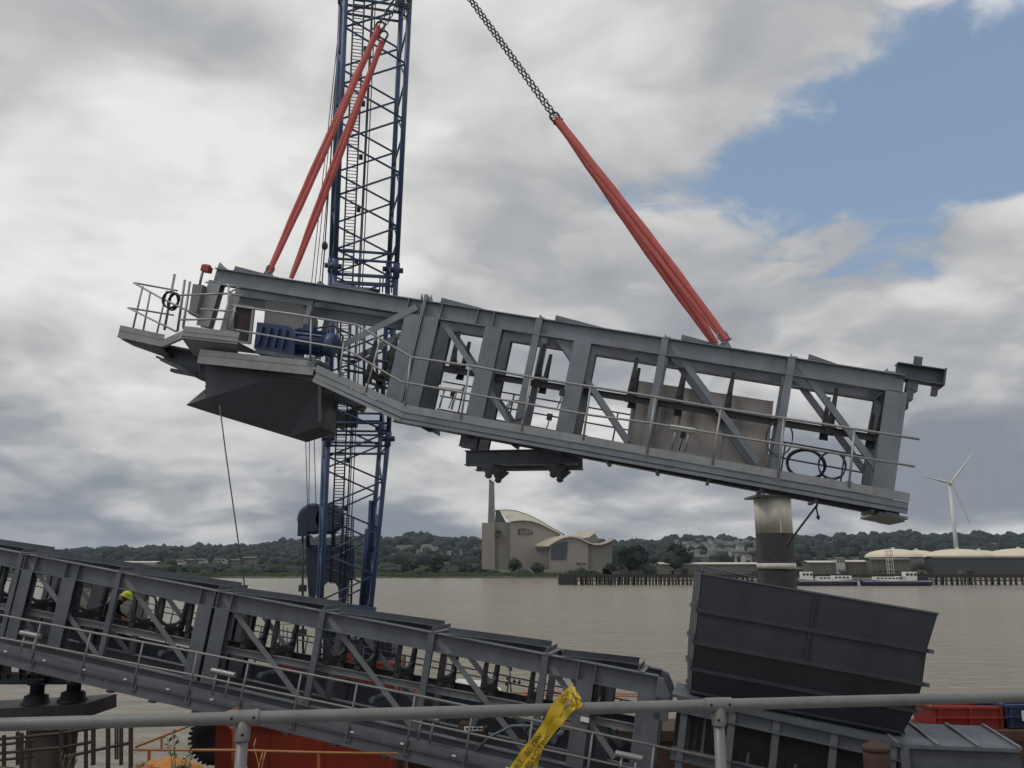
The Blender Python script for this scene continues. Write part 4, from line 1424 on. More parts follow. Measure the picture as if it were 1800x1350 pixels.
# lamps, junction boxes and cable loops
for (x0, y0, x1, y1) in [(772, 681, 812, 686), (1178, 751, 1222, 758)]:
    light_fitting(hang, q1(x0, y0, -0.45), q1(x1, y1, -0.45), 0.42)
for (x, y) in [(797, 692), (966, 733), (1201, 764), (988, 690)]:
    c = q1(x, y, -0.3)
    jb = MB().box(c, (0.1, 0.08, 0.13)).build('junction_box', M['steel_black'], hang)
    MB().tube([c, c + V(0.0, 0, -0.15), c + V(-0.03, 0, -0.32)], 0.012, 5).build('cable_tail', M['steel_black'], jb)
coil(hang, q1(907, 721, -0.25), 0.19, 0.2, 4, 'rope')
coil(hang, q1(1417, 816, -0.25), 0.34, 0.27, 5, 'rubber', 0.02)
coil(hang, q1(1463, 818, -0.3), 0.24, 0.25, 4, 'wire', 0.012)
coil(hang, q1(1370, 770, -0.2), 0.24, 0.34, 2, 'wire', 0.009)
# ---- drive head at the left
WH = -0.95
for n in (0, W1):
    column(hang, sL + 0.1, n, q1(371, 577, 0).z, -0.3, 0.32, 0.2, 'end_column', 'galv_light')
    MB().ext(csec(0.1, 0.12), V(q1(553, 505).x, n, q1(546, 600).z - 0.2), V(q1(553, 505).x, n, -0.34), (1, 0, 0)).build('post', M['galv'], hang)
a, b = q1(735, 542), q1(600, 612)
for n in (-0.05, W1):
    angle(hang, V(a.x, n, a.z), V(b.x, n, b.z), 'knee_brace', 0.14, 0.12)
a = q1(372, 578, 0)
# second longitudinal below the roof chord
for n in (0.35,):
    a, b = q1(420, 530, n), q1(735, 575, n)
    MB().ext(isec(0.12, 0.24), V(a.x, n, a.z), V(b.x, n, b.z), UP).build('inner_beam', M['galv'], hang)
# pulley guard and dark inspection panel
pts = [q1(x, y, 0.1) for x, y in [(467, 528), (532, 537), (540, 552), (537, 582), (463, 575)]]
m = MB(); m.slab(pts, (0, 0.6, 0)); m.build('pulley_guard', M['grey_box'], hang)
pts = [q1(x, y, -0.02) for x, y in [(413, 537), (447, 542), (440, 604), (408, 600)]]
m = MB(); m.slab(pts, (0, 0.05, 0)); ip = m.build('inspection_panel', M['brown_dark'], hang)
for i in range(4):
    MB().bar(pts[i] + V(0, -0.03, 0), pts[(i + 1) % 4] + V(0, -0.03, 0), 0.05, 0.05, (0, 1, 0)).build('panel_frame', M['galv_light'], ip)
# gear box and motor
nm_ = -0.55
g0, g1 = q1(448, 566, nm_), q1(520, 627, nm_)
gb = MB()
pp = [q1(x, y, nm_) for x, y in [(452, 566), (506, 573), (520, 585), (516, 628), (470, 624), (446, 612)]]
gb.slab(pp, (0, 0.5, 0)); gbo = gb.build('gear_box', M['navy'], hang)
for k in range(4):
    x = lerp(458, 500, k / 3)
    MB().box(q1(x, 590 + k * 2, nm_ - 0.03), (0.05, 0.08, 0.42)).build('casing_rib', M['navy'], gbo)
mo = MB(); a, b = q1(516, 598, nm_ + 0.25), q1(578, 606, nm_ + 0.25)
mo.tube([a, b], 0.24, 18); moo = mo.build('drive_motor', M['navy'], hang)
for k in range(14):
    an = k / 14 * 2 * math.pi
    d = V(0, math.cos(an), math.sin(an)) * 0.25
    MB().bar(lerp(a, b, 0.08) + d, lerp(a, b, 0.9) + d, 0.02, 0.05, d).build('cooling_fin', M['navy'], moo)
MB().lathe(b, [(0.255, -0.02), (0.26, 0.1), (0.2, 0.16)], 18, (b - a)).build('fan_cowl', M['crane_blue'], moo)
MB().box(lerp(a, b, 0.4) + V(0, -0.05, 0.28), (0.24, 0.2, 0.14)).build('terminal_box', M['navy'], moo)
MB().tube([lerp(a, b, 0.6) + V(0, -0.1, 0.3), lerp(a, b, 0.95) + V(0.1, -0.1, 0.42), b + V(0.32, -0.1, 0.2), b + V(0.36, -0.1, -0.3)], 0.022, 6).build('motor_cable', M['steel_black'], moo)
c = q1(515, 632, nm_ + 0.25)
MB().box(c, (1.5, 0.6, 0.08)).build('motor_base', M['galv_dark'], hang)
# head platform: main edge, protruding middle bay, end bay
def edge(pts, n, h, mat='galv_light', nm='platform_edge', back=None):
    P = [q1(x, y, n) for x, y in pts]
    for a, b in zip(P, P[1:]):
        m = MB(); m.ext([(-x, y) for x, y in csec(0.07, h)], a + V(0, 0, -h / 2), b + V(0, 0, -h / 2), UP); m.build(nm, M[mat], hang)
        m = MB(); m.slab([a + V(0, -0.01, 0.1), b + V(0, -0.01, 0.1), b + V(0, -0.01, -0.02), a + V(0, -0.01, -0.02)], (0, 0.012, 0)); m.build('toe_board', M[mat], hang)
    return P


pe = edge([(350, 622), (553, 643)], -0.8, 0.2)
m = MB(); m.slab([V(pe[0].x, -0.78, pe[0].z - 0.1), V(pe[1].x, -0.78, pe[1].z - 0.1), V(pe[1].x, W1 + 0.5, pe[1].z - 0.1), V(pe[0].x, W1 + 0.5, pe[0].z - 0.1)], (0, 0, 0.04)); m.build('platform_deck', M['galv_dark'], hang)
pm = edge([(322, 581), (420, 592)], WH, 0.16)
pl = edge([(210, 579), (288, 596)], -0.25, 0.18)
m = MB(); m.slab([V(pm[0].x, WH, pm[0].z - 0.14), V(pm[1].x, WH, pm[1].z - 0.14), V(pm[1].x, 0.0, pm[1].z - 0.14), V(pm[0].x, 0.0, pm[0].z - 0.14)], (0, 0, 0.03)); m.build('platform_deck', M['galv_dark'], hang)
m = MB(); m.slab([V(pm[0].x, WH + 0.01, pm[0].z - 0.16), V(pm[1].x, WH + 0.01, pm[1].z - 0.16), V(pm[1].x - 0.15, -0.5, pm[1].z - 0.42), V(pm[0].x + 0.1, -0.5, pm[0].z - 0.42)], (0, 0.02, 0)); m.build('platform_skirt', M['galv'], hang)
m = MB(); m.slab([V(pl[0].x, -0.24, pl[0].z - 0.15), V(pm[0].x + 0.2, -0.24, pl[1].z - 0.15), V(pm[0].x + 0.2, W1 + 0.6, pl[1].z - 0.15), V(pl[0].x, W1 + 0.6, pl[0].z - 0.15)], (0, 0, 0.03)); m.build('platform_deck', M['galv_dark'], hang)
MB().ext([(-x, y) for x, y in csec(0.07, 0.18)], V(pl[1].x, -0.25, pl[1].z - 0.09), V(pm[0].x, WH, pm[0].z - 0.08), UP).build('platform_edge', M['galv_light'], hang)
MB().ext([(-x, y) for x, y in csec(0.07, 0.18)], V(pl[0].x, W1 + 0.6, pl[0].z - 0.09), V(pl[0].x, -0.25, pl[0].z - 0.09), UP).build('platform_edge', M['galv_light'], hang)
m = MB(); m.slab([V(pl[0].x + 0.03, -0.2, pl[0].z - 0.2), V(pl[1].x, -0.2, pl[1].z - 0.2), V(pl[1].x, 0.3, pl[1].z - 0.36), V(pl[0].x + 0.05, 0.3, pl[0].z - 0.24)], (0, 0.03, 0)); m.build('platform_bracket', M['galv_dark'], hang)
# cable tray and pipes under the head platform
m = MB(); m.slab([q1(x, y, 0.25) for x, y in [(268, 606), (352, 622), (352, 668), (292, 634)]], (0, 0.5, 0)); m.build('head_frame', M['galv_dark'], hang)
for k, (x0, y0, x1, y1) in enumerate([(275, 627, 345, 655), (282, 632, 340, 660), (305, 640, 345, 662)]):
    MB().tube([q1(x0, y0, 0.2), q1(x1, y1, 0.2)], 0.03, 6).build('service_pipe', M['galv'], hang)
MB().box(q1(322, 655, 0.3), (0.55, 0.2, 0.08)).build('cable_tray', M['galv_dark'], hang)
# rails of the end platform
def rails(lines, n, posts, r=0.022):
    for l in lines:
        MB().tube([q1(x, y, nn) for x, y, nn in l], r, 7).build('platform_rail', M['rail_light'], hang)
    for (a, b, nn) in posts:
        MB().tube([q1(*a, nn), q1(*b, nn)], r, 7).build('platform_stanchion', M['rail_light'], hang)


rails([[(235, 497, -0.2), (285, 525, -0.25), (350, 556, -0.9)], [(235, 497, -0.2), (312, 511, 1.2)], [(225, 541, -0.2), (310, 583, -0.9)], [(225, 541, -0.2), (305, 554, 1.2)],
       [(316, 519, -0.9), (400, 516, -0.9), (421, 505, -0.4)], [(316, 562, -0.9), (395, 561, -0.9)], [(362, 496, 0.2), (421, 504, -0.4)], [(352, 543, -0.9), (416, 548, -0.9)]], 0,
      [((251, 503), (234, 576), -0.22), ((264, 515), (252, 580), -0.24), ((293, 511), (276, 585), 0.9), ((402, 500), (400, 578), -0.9), ((414, 538), (406, 577), -0.9), ((330, 520), (322, 578), -0.9)])
for (x0, y0, x1, y1) in [(307, 482, 289, 580), (325, 492, 312, 582), (334, 495, 322, 575)]:
    MB().tube([q1(x0, y0, 0.3), q1(x1, y1, 0.3)], 0.03, 8).build('cable_mast', M['galv_light'], hang)
coil(hang, q1(301, 528, -0.3), 0.16, 0.19, 6, 'rubber', 0.018, tiltn=0.1)
c0 = [q1(x, y, -0.2) for x, y in [(339, 499), (358, 501), (346, 553), (331, 551)]]
m = MB(); m.slab(c0, (0, 0.4, 0)); cb = m.build('control_cabinet', M['grey_box'], hang)
m = MB(); m.slab([lerp(c0[0], c0[2], 0.06) + V(0, -0.015, 0), lerp(c0[1], c0[3], 0.06) + V(0, -0.015, 0), lerp(c0[2], c0[0], 0.06) + V(0, -0.015, 0), lerp(c0[3], c0[1], 0.06) + V(0, -0.015, 0)], (0, 0.012, 0)); m.build('cabinet_door', M['grey_box'], cb)
m = MB(); m.slab([q1(x, y, 0.0) for x, y in [(360, 503), (373, 512), (362, 548), (350, 548)]], (0, 0.3, 0)); m.build('cabinet_side_box', M['galv_light'], hang)
MB().tube([q1(351, 501, -0.05), q1(357, 474, -0.05)], 0.03, 8).build('beacon_post', M['galv_light'], hang)
bc = q1(363, 473, -0.1)
m = MB(); m.box2(bc + V(-0.09, -0.09, -0.07), bc + V(0.1, 0.09, 0.06)); m.slab([bc + V(-0.09, -0.09, 0.06), bc + V(0.1, -0.09, 0.06), bc + V(0.07, -0.05, 0.1), bc + V(-0.06, -0.05, 0.1)], (0, 0.1, 0))
m.build('warning_beacon', M['red_paint'], hang)
# discharge chute under the head; a crease puts the shadow edge into its shape
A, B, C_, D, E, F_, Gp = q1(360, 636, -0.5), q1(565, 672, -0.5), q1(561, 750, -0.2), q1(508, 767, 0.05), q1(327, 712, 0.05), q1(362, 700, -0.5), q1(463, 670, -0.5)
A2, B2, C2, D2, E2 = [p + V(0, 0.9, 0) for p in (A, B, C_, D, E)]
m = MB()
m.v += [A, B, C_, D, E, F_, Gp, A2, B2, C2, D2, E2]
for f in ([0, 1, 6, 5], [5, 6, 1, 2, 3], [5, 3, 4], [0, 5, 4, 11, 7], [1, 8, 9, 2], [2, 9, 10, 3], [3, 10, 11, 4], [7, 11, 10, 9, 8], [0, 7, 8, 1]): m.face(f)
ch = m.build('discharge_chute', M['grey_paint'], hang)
MB().bar(B + V(0, -0.03, -0.05), C_ + V(0, -0.03, 0.1), 0.06, 0.05, (0, 1, 0)).build('chute_flange', M['galv'], ch)
for k in range(5):
    p = lerp(lerp(A, F_, 0.2 + 0.15 * k), lerp(A2, E2, 0.2 + 0.15 * k), 0.12)
    MB().lathe(p, [(0.025, 0), (0.025, 0.03)], 6, (-1, -0.4, 0)).build('bolt', M['steel_black'], ch)
# machinery seen below the ramp
for (x0, y0, x1, y1, r) in [(566, 680, 640, 715, 0.05), (570, 692, 640, 722, 0.05), (575, 672, 590, 720, 0.04), (600, 678, 585, 712, 0.03)]:
    MB().tube([q1(x0, y0, 0.4), q1(x1, y1, 0.4)], r, 8).build('take_up_bar', M['galv_dark'], hang)
MB().box(q1(612, 705, 0.45), (0.75, 0.4, 0.18)).build('take_up_box', M['galv_dark'], hang)
# ladder bars and braces inside the ramp bay
for (a, b) in [((592, 560), (596, 655)), ((615, 556), (612, 690)), ((640, 560), (640, 700)), ((660, 575), (664, 705)), ((600, 625), (722, 642)), ((606, 650), (712, 668)), ((640, 670), (705, 690))]:
    MB().tube([q1(*a, W1 - 0.1), q1(*b, W1 - 0.1)], 0.035, 6).build('bay_bar', M['galv_dark'], hang)
add_idler(hang, q1(665, 640, .48).x, 0.48, q1(665, 655, .48).z)
add_idler(hang, q1(700, 640, .48).x, 0.48, q1(700, 650, .48).z)

# ---------------------------------------------------------------- slings, chains and hook
HK = at(752, -95, 17.7)


def red_sling(p, q, label, w=0.17, two=True):
    t = thing('round_sling', label, 'sling', q, 0, 'red lifting slings')
    d = (p - q)
    side = d.cross(Vector((0, 1, 0))).normalized()
    n = 15
    for sg in (-1, 1):
        m = MB()
        pts, ws = [], []
        for k in range(n + 1):
            f = k / n
            off = (0.055 * math.sin(math.pi * min(1, f * 1.02)) + 0.012) * sg * (1.25 - 0.9 * f if two else 0.4)
            pts.append(d * f + side * off + Vector((0, 0.02 * sg, 0)))
        b = len(m.v)
        for k, p_ in enumerate(pts):
            ww = w * 0.40 * (0.75 + 0.35 * (k / n)) * (1 + 0.08 * math.sin(k * 2.1 + sg))
            for a in range(8):
                an = a / 8 * 2 * math.pi
                m.v.append(p_ + side * (ww * math.cos(an)) + Vector((0, 1, 0)) * (ww * 0.55 * math.sin(an)))
        for k in range(n):
            for a in range(8):
                m.face([b + k * 8 + a, b + k * 8 + (a + 1) % 8, b + (k + 1) * 8 + (a + 1) % 8, b + (k + 1) * 8 + a], True)
        m.build('sling_leg', M['sling_red'], t)
    m = MB(); m.tube([d + side * 0.05, d * 1.012, d - side * 0.05], 0.045, 8); m.build('sling_eye', M['sling_red'], t)
    return t


LINK = None


def chain(p, q, label, double=False, pitch=0.098):
    """oval links, every second one turned a quarter"""
    t = thing('lifting_chain', label, 'chain', q, 0, 'lifting chains')
    d = p - q
    L = d.length
    u = d.normalized()
    x = u.cross(Vector((0, 1, 0))).normalized()
    y = u.cross(x)
    m = MB()
    r, hw, hl = 0.013, 0.032, 0.06
    pts = []
    for k in range(10):
        a = k / 10 * 2 * math.pi
        pts.append(Vector((hw * math.cos(a), 0, (hl - hw) * (1 if math.sin(a) >= 0 else -1) + hw * math.sin(a))))
    m.tube(pts, r, 5, closed=True)
    me = m.mesh('chain_link'); me.materials.append(M['chain'])
    for off in ((-0.045, 0.045) if double else (0.0,)):
        n = int(L / pitch)
        for k in range(n):
            o = link('chain_link', me, t)
            a = x if k % 2 == 0 else y
            b = u.cross(a)
            c = u * (pitch * (k + 0.5)) + x * off * (1 - 0.3 * k / n)
            o.matrix_local = Matrix(((a.x, b.x, u.x, c.x), (a.y, b.y, u.y, c.y), (a.z, b.z, u.z, c.z), (0, 0, 0, 1)))
    return t


def shackle(p, up_dir, label, s=1.0, mat='chain'):
    t = thing('shackle', label, 'shackle', p, 0, 'lifting shackles')
    u = Vector(up_dir).normalized()
    x = u.cross(Vector((0, 1, 0))).normalized()
    pts = [x * (-0.055 * s) - u * 0.02 * s]
    for k in range(9):
        a = math.pi - k / 8 * math.pi
        pts.append(x * (0.075 * s * math.cos(a)) + u * (0.1 * s + 0.075 * s * math.sin(a)))
    pts.append(x * (0.055 * s) - u * 0.02 * s)
    MB().tube(pts, 0.02 * s, 7).build('bow', M[mat], t)
    MB().tube([x * (-0.09 * s) - u * 0.02 * s, x * (0.09 * s) - u * 0.02 * s], 0.022 * s, 8).build('pin', M[mat], t)


def g1w(px, py, n):
    return G1.mat @ q1(px, py, n)


SL = []
aF, aR = g1w(472, 480, 0.0), g1w(512, 489, W1)
bF, bR = g1w(1276, 598, 0.05), g1w(1259, 606, W1)
tF, tR = at(664, 52, 17.5), at(670, 78, 18.2)
tB, tB2 = at(980, 212, 17.1), at(984, 216, 17.3)
red_sling(tF, aF, 'long red sling to the front chord beside the red beacon')
red_sling(tR, aR, 'red sling passing behind the chord in front of the crane boom')
red_sling(tB, bF, 'red sling ending at the shackle on the right half of the chord', 0.2)
red_sling(tB2, bR, 'red sling going behind the chord on the right half', 0.2)
chain(HK, tF + Vector((0.0, 0, 0.12)), 'left short chain above the front left red sling')
chain(HK + Vector((0.05, 0.1, 0)), tR + Vector((0.0, 0, 0.35)), 'right short chain beside the crane boom above the rear sling')
chain(HK + Vector((0.1, 0, 0)), tB + Vector((-0.06, 0, 0.1)), 'long double chain running down right to the right hand slings', True)
chain(HK + Vector((-0.3, 0.3, 0.0)), at(712, 34, 18.0), 'bunched chain tail hanging beside the right boom chord', True)
shackle(aF, tF - aF, 'shackle on the front chord under the left sling', 1.1, 'galv')
shackle(bF, tB - bF, 'shackle on the front chord under the right sling', 1.2, 'galv')
shackle(tF, HK - tF, 'dark shackle topping the front left sling', 1.3)
shackle(tR + Vector((0, 0, 0.12)), HK - tR, 'dark shackle topping the rear left sling', 1.3)
shackle(tB, HK - tB, 'dark shackle between long chain and right slings', 1.3)
# lifting lugs welded to the chords
for (w, ss) in ((aF, 1), (bF, 1), (aR, 1), (bR, 1)):
    p = G1.inv @ w
    m = MB(); m.slab([V(p.x - 0.16, p.y - 0.02, 0.0), V(p.x + 0.16, p.y - 0.02, 0.0), V(p.x + 0.06, p.y - 0.02, 0.13), V(p.x - 0.06, p.y - 0.02, 0.13)], (0, 0.04, 0)); m.build('sling_lug', M['galv'], hang)
# hook block on its hoist ropes from the boom tip
t = thing('hook_block', 'crane hook block from which the chains hang', 'hook block', HK)
m = MB(); m.box2((-0.22, -0.12, 0.35), (0.22, 0.12, 1.0)); m.build('block_cheek', M['crane_dark'], t)
pts = []
for k in range(12):
    a = R(90) - k / 11 * R(270)
    pts.append(Vector((0.14 * math.cos(a), 0, 0.1 + 0.14 * math.sin(a))))
MB().tube([Vector((0, 0, 0.4))] + pts, 0.045, 8).build('hook', M['steel_black'], t)
tipw = CR + bp(BL, 0, 0)
for dx in (-0.14, 0.14):
    MB().tube([Vector((dx, 0, 0.95)), tipw - HK + Vector((dx * 2, 0, 0))], 0.014, 6).build('fall_rope', M['wire'], t)
# tag lines
t = thing('tag_line', 'thin tag line hanging from the chute down to the lower gantry', 'rope', at(430, 1030, 18.0))
o = at(430, 1030, 18.0)
MB().tube([at(386, 712, 17.8) - o, at(396, 790, 17.8) - o, at(410, 890, 17.9) - o, at(430, 1030, 18.0) - o], 0.014, 6).build('line', M['rope'], t)
t = thing('tag_line', 'knotted rope slanting from the right gantry end to the pile', 'rope', at(1393, 945, 16.4))
o = at(1393, 945, 16.4)
MB().tube([g1w(1440, 876, 0.1) - o, at(1436, 888, 16.2) - o, at(1393, 945, 16.4) - o, at(1384, 960, 17.2) - o], 0.02, 6).build('line', M['rope'], t)
MB().tube([at(1437, 884, 16.2) - o, at(1435, 895, 16.2) - o, at(1438, 906, 16.2) - o], 0.016, 6).build('loose_end', M['rope'], t)
MB().lathe(at(1438, 908, 16.2) - o, [(0.012, 0.04), (0.035, 0), (0.03, -0.04), (0.01, -0.06)], 8).build('knot', M['rope'], t)

# ---------------------------------------------------------------- the lower gantry
G2 = Frame(385, 1038, 18.8, 14.0, 1157, 1187)
W2 = 1.0
low = thing('lower_conveyor_gantry', 'grey steel conveyor gantry sloping across the bottom, standing on bearings', 'gantry', mat=G2.mat)
q2 = G2.q
tn = [q2(-140, 944).x, q2(42, 977).x, q2(214, 1006).x, q2(387, 1038).x, q2(571, 1072).x, q2(762, 1110).x, q2(961, 1147).x]
eL, eR = q2(-300, 920).x, q2(1157, 1187).x
toe2 = [(-260, 1112), (0, 1155), (397, 1220), (700, 1284), (1180, 1384)]
t2 = [q2(x, y, WO) for x, y in toe2]
zt = sum(p.z for p in t2[1:4]) / 3
for n in (0, W2):
    chord(low, V(eL, n, TC), V(eR, n, TC), mat='galv_dimmed')
    chord(low, V(eL, n, zt - 0.13), V(eR + 0.2, n, zt - 0.13), 'bottom_chord', 0.18, 0.30, 'galv_dimmed')
top_bracing(low, tn + [eR - 0.35], W2, 0.0, 'galv_dimmed', 'galv_dimmed_light')
for i, s in enumerate(tn):
    for n in (0, W2):
        if i != 3:
            MB().ext(csec(0.09, 0.13), V(s, n - 0.092, zt + 0.02), V(s, n - 0.092, -0.021), (1, 0, 0)).build('post', M['galv_dimmed'], low)
for s, w in [(tn[1] + 0.28, 0.3), (q2(130, 1005).x, 0.34), (tn[3] - 0.22, 0.34), (tn[3] + 0.2, 0.34), (q2(1034, 1165).x, 0.32), (q2(-60, 985).x, 0.32)]:
    for n in (0, W2):
        column(low, s, n, zt, -0.36, w, 0.2, mat='galv_dimmed')
    for d in (-w / 2, w / 2):
        MB().box2(V(s + d - 0.006, -0.097, -0.34), V(s + d + 0.006, -0.01, -0.021)).build('web_stiffener', M['galv_dimmed_light'], low)
for n in (0, W2):
    column(low, eR - 0.1, n, zt - 0.3, -0.36, 0.44, 0.22, 'end_column', 'galv_dimmed')
    m = MB(); m.slab([V(eR - 0.0, n - 0.11, -0.02), V(eR + 0.12, n - 0.11, -0.05), V(eR + 0.26, n - 0.11, -0.28), V(eR + 0.26, n - 0.11, -0.75), V(eR - 0.0, n - 0.11, -0.75)], (0, 0.2, 0)); m.build('corner_plate', M['galv_dimmed'], low)
for i in range(len(tn) - 1):
    for n in (0.03, W2):
        a, b = V(tn[i] + 0.12, n, -0.12), V(tn[i + 1] - 0.12, n, zt + 0.05)
        angle(low, a, b, 'diagonal', 0.11, 0.09, mat='galv_dimmed_light')
a, b = V(tn[6] + 0.1, 0.03, -0.2), V(eR - 0.6, 0.03, zt + 0.3)
angle(low, a, b, 'diagonal', 0.11, 0.09, mat='galv_dimmed_light')
angle(low, a + V(0, W2, 0), b + V(0, W2, 0), 'diagonal', 0.11, 0.09, mat='galv_dimmed_light')
# perforated upright near the right end of the rear frame
pu = column(low, q2(1066, 1230, W2).x, W2 + 0.02, zt, -0.36, 0.3, 0.16, 'slotted_upright', 'galv_dimmed')
for k in range(9):
    MB().box2(V(q2(1066, 1230, W2).x + 0.12, W2 - 0.07, -0.5 - 0.1 * k), V(q2(1066, 1230, W2).x + 0.15, W2 - 0.055, -0.45 - 0.1 * k)).build('slot', M['steel_black'], pu)
# stringers and idlers
st = [(47, 1072), (197, 1098), (347, 1131), (740, 1207), (1100, 1283)]
for n, mt in ((0.12, 'galv_dimmed_light'), (W2 - 0.1, 'steel_black')):
    a, b = q2(47, 1074, 0.12), q2(740, 1207, 0.12)
    sl = (b.z - a.z) / (b.x - a.x)
    p, r = V(eL, n, a.z + (eL - a.x) * sl), V(eR, n, a.z + (eR - a.x) * sl)
    MB().ext(csec(0.06, 0.14), p, r, UP).build('stringer', M[mt], low)
for px in (-40, 12, 62, 150, 252, 300, 352, 452, 505, 600, 655, 724, 800, 876, 958, 1068):
    s = q2(px, 1100, 0.5).x
    add_idler(low, s, 0.5, a.z + (s - a.x) * sl + 0.26, 1.05)
# belt return rollers under the stringers
for px in (110, 300, 480, 680, 860, 1000):
    s = q2(px, 1150, 0.5).x
    MB().tube([V(s, 0.1, zt + 0.35), V(s, W2 - 0.1, zt + 0.35)], 0.06, 10).build('return_roller', M['galv_dark'], low)
# walkway, toe board, hand rail
A0, A1 = V(eL, WO, zt), V(eR + 0.9, WO, zt)
m = MB(); m.slab([V(eL, WO, zt - 0.14), V(eR + 0.9, WO, zt - 0.14), V(eR + 0.9, -0.1, zt - 0.14), V(eL, -0.1, zt - 0.14)], (0, 0, 0.03)); m.build('walkway_deck', M['galv_dimmed'], low)
m = MB(); m.slab([V(eL, WO, zt), V(eR + 0.9, WO, zt), V(eR + 0.9, WO, zt - 0.13), V(eL, WO, zt - 0.13)], (0, 0.012, 0)); m.build('toe_board', M['galv_dimmed'], low)
MB().ext([(-x, y) for x, y in csec(0.07, 0.2)], V(eL, WO + 0.02, zt - 0.26), V(eR + 0.9, WO + 0.02, zt - 0.26), UP).build('edge_channel', M['galv_dimmed'], low)
MB().bar(V(eL, WO - 0.012, zt - 0.135), V(eR + 0.9, WO - 0.012, zt - 0.135), 0.02, 0.02).build('edge_lip', M['galv_dark'], low)
m = MB(); m.slab([V(eL, 0.1, zt - 0.2), V(eR, 0.1, zt - 0.2), V(eR, W2 - 0.1, zt - 0.2), V(eL, W2 - 0.1, zt - 0.2)], (0, 0, 0.02)); m.build('spill_tray', M['galv_dark'], low)
m = MB(); m.slab([V(eL, W2 + 0.1, zt - 0.28), V(eR, W2 + 0.1, zt - 0.28), V(eR, W2 + 0.8, zt - 0.28), V(eL, W2 + 0.8, zt - 0.28)], (0, 0, 0.03)); m.build('rear_walkway_deck', M['galv_dark'], low)
k = eL + 0.4
while k < eR:
    b = MB().box2(V(k, WO - 0.02, zt - 0.40), V(k + 0.12, -0.02, zt - 0.362)).build('deck_bracket', M['steel_black'], low)
    MB().box2(V(k + 0.35, WO - 0.02, zt - 0.09), V(k + 0.42, WO - 0.002, zt - 0.06)).build('bolt_cap', M['label_white'], low)
    k += 1.02
rt = [q2(x, y, WO) for x, y in [(-260, 1036), (0, 1081), (347, 1147), (740, 1224), (1000, 1279), (1260, 1334)]]
rm = [q2(x, y, WO) for x, y in [(-260, 1075), (0, 1121), (347, 1188), (700, 1262), (960, 1318), (1200, 1370)]]
posts = []
for x in (-20, 72, 160, 252, 347, 437, 530, 628, 730, 832, 936, 1042, 1150):
    yt = interp([(-260, 1036), (0, 1081), (347, 1147), (740, 1224), (1000, 1279), (1260, 1334)], x)
    p = q2(x, yt, WO)
    posts.append((p, V(p.x, WO - 0.02, zt - 0.2)))
handrail(low, rt, rm, posts, mat='rail_dimmed', clamp='galv_dimmed')
nR2 = W2 + 0.8
for dz in (1.05, 0.92, 0.55, 0.42, 0.3):
    MB().tube([V(eL, nR2, zt + dz), V(eR - 0.3, nR2, zt + dz)], 0.016, 6).build('rear_rail', M['galv_dimmed'], low)
m = MB(); m.slab([V(eL, nR2, zt + 0.24), V(eR - 0.3, nR2, zt + 0.24), V(eR - 0.3, nR2, zt - 0.26), V(eL, nR2, zt - 0.26)], (0, 0.012, 0)); m.build('rear_toe_board', M['galv_dark'], low)
k = eL + 0.5
while k < eR:
    MB().tube([V(k, nR2, zt - 0.27), V(k, nR2, zt + 1.05)], 0.018, 6).build('rear_stanchion', M['galv_dark'], low)
    k += 1.2
for (x0, y0, x1, y1, dr) in [(36, 1112, 72, 1119, 0.5), (372, 1178, 414, 1187, 0.5), (733, 1257, 772, 1266, 0.45), (1082, 1324, 1130, 1334, 0.5)]:
    light_fitting(low, q2(x0, y0, -0.5), q2(x1, y1, -0.5), dr, 'rail_light')
# pale side sheet with pipe bend behind the left bays
pts = [q2(x, y, W2 + 0.95) for x, y in [(140, 1024), (262, 1046), (258, 1108), (128, 1086)]]
m = MB(); m.slab(pts, (0, 0.02, 0)); m.build('side_sheet', M['pale_panel'], low)
MB().tube([q2(x, y, W2 + 0.9) for x, y in [(140, 1022), (200, 1034), (262, 1045), (272, 1049), (275, 1058), (273, 1080)]], 0.03, 8).build('vent_pipe', M['steel_black'], low)
# small plate with dark print, and a rusty box below it
pp = [q2(x, y, 0.2) for x, y in [(816, 1277), (848, 1277), (848, 1285), (816, 1285)]]
m = MB(); m.slab(pp, (0, 0.015, 0)); pl8 = m.build('name_plate', M['label_white'], low)
for (x0, x1) in [(819, 823), (827, 830), (832, 837), (840, 847)]:
    m = MB(); m.slab([q2(x0, 1279.4, 0.19), q2(x1, 1279.4, 0.19), q2(x1, 1282.4, 0.19), q2(x0, 1282.4, 0.19)], (0, 0.008, 0)); m.build('plate_print', M['ink'], pl8)
MB().box(q2(832, 1282, 0.4), (0.55, 0.3, 0.2)).build('switch_box', M['rust'], low)
# cables lying along the deck near the right end
MB().tube([q2(x, y, -0.15) for x, y in [(838, 1318), (860, 1296), (900, 1276), (930, 1276), (952, 1290), (956, 1300)]], 0.03, 7).build('deck_cable', M['galv_dark'], low)
coil(low, q2(938, 1292, -0.2), 0.17, 0.16, 3, 'rubber', 0.014)
MB().box(q2(1028, 1265, -0.12), (0.16, 0.03, 0.08)).build('end_bracket', M['white_paint'], low)

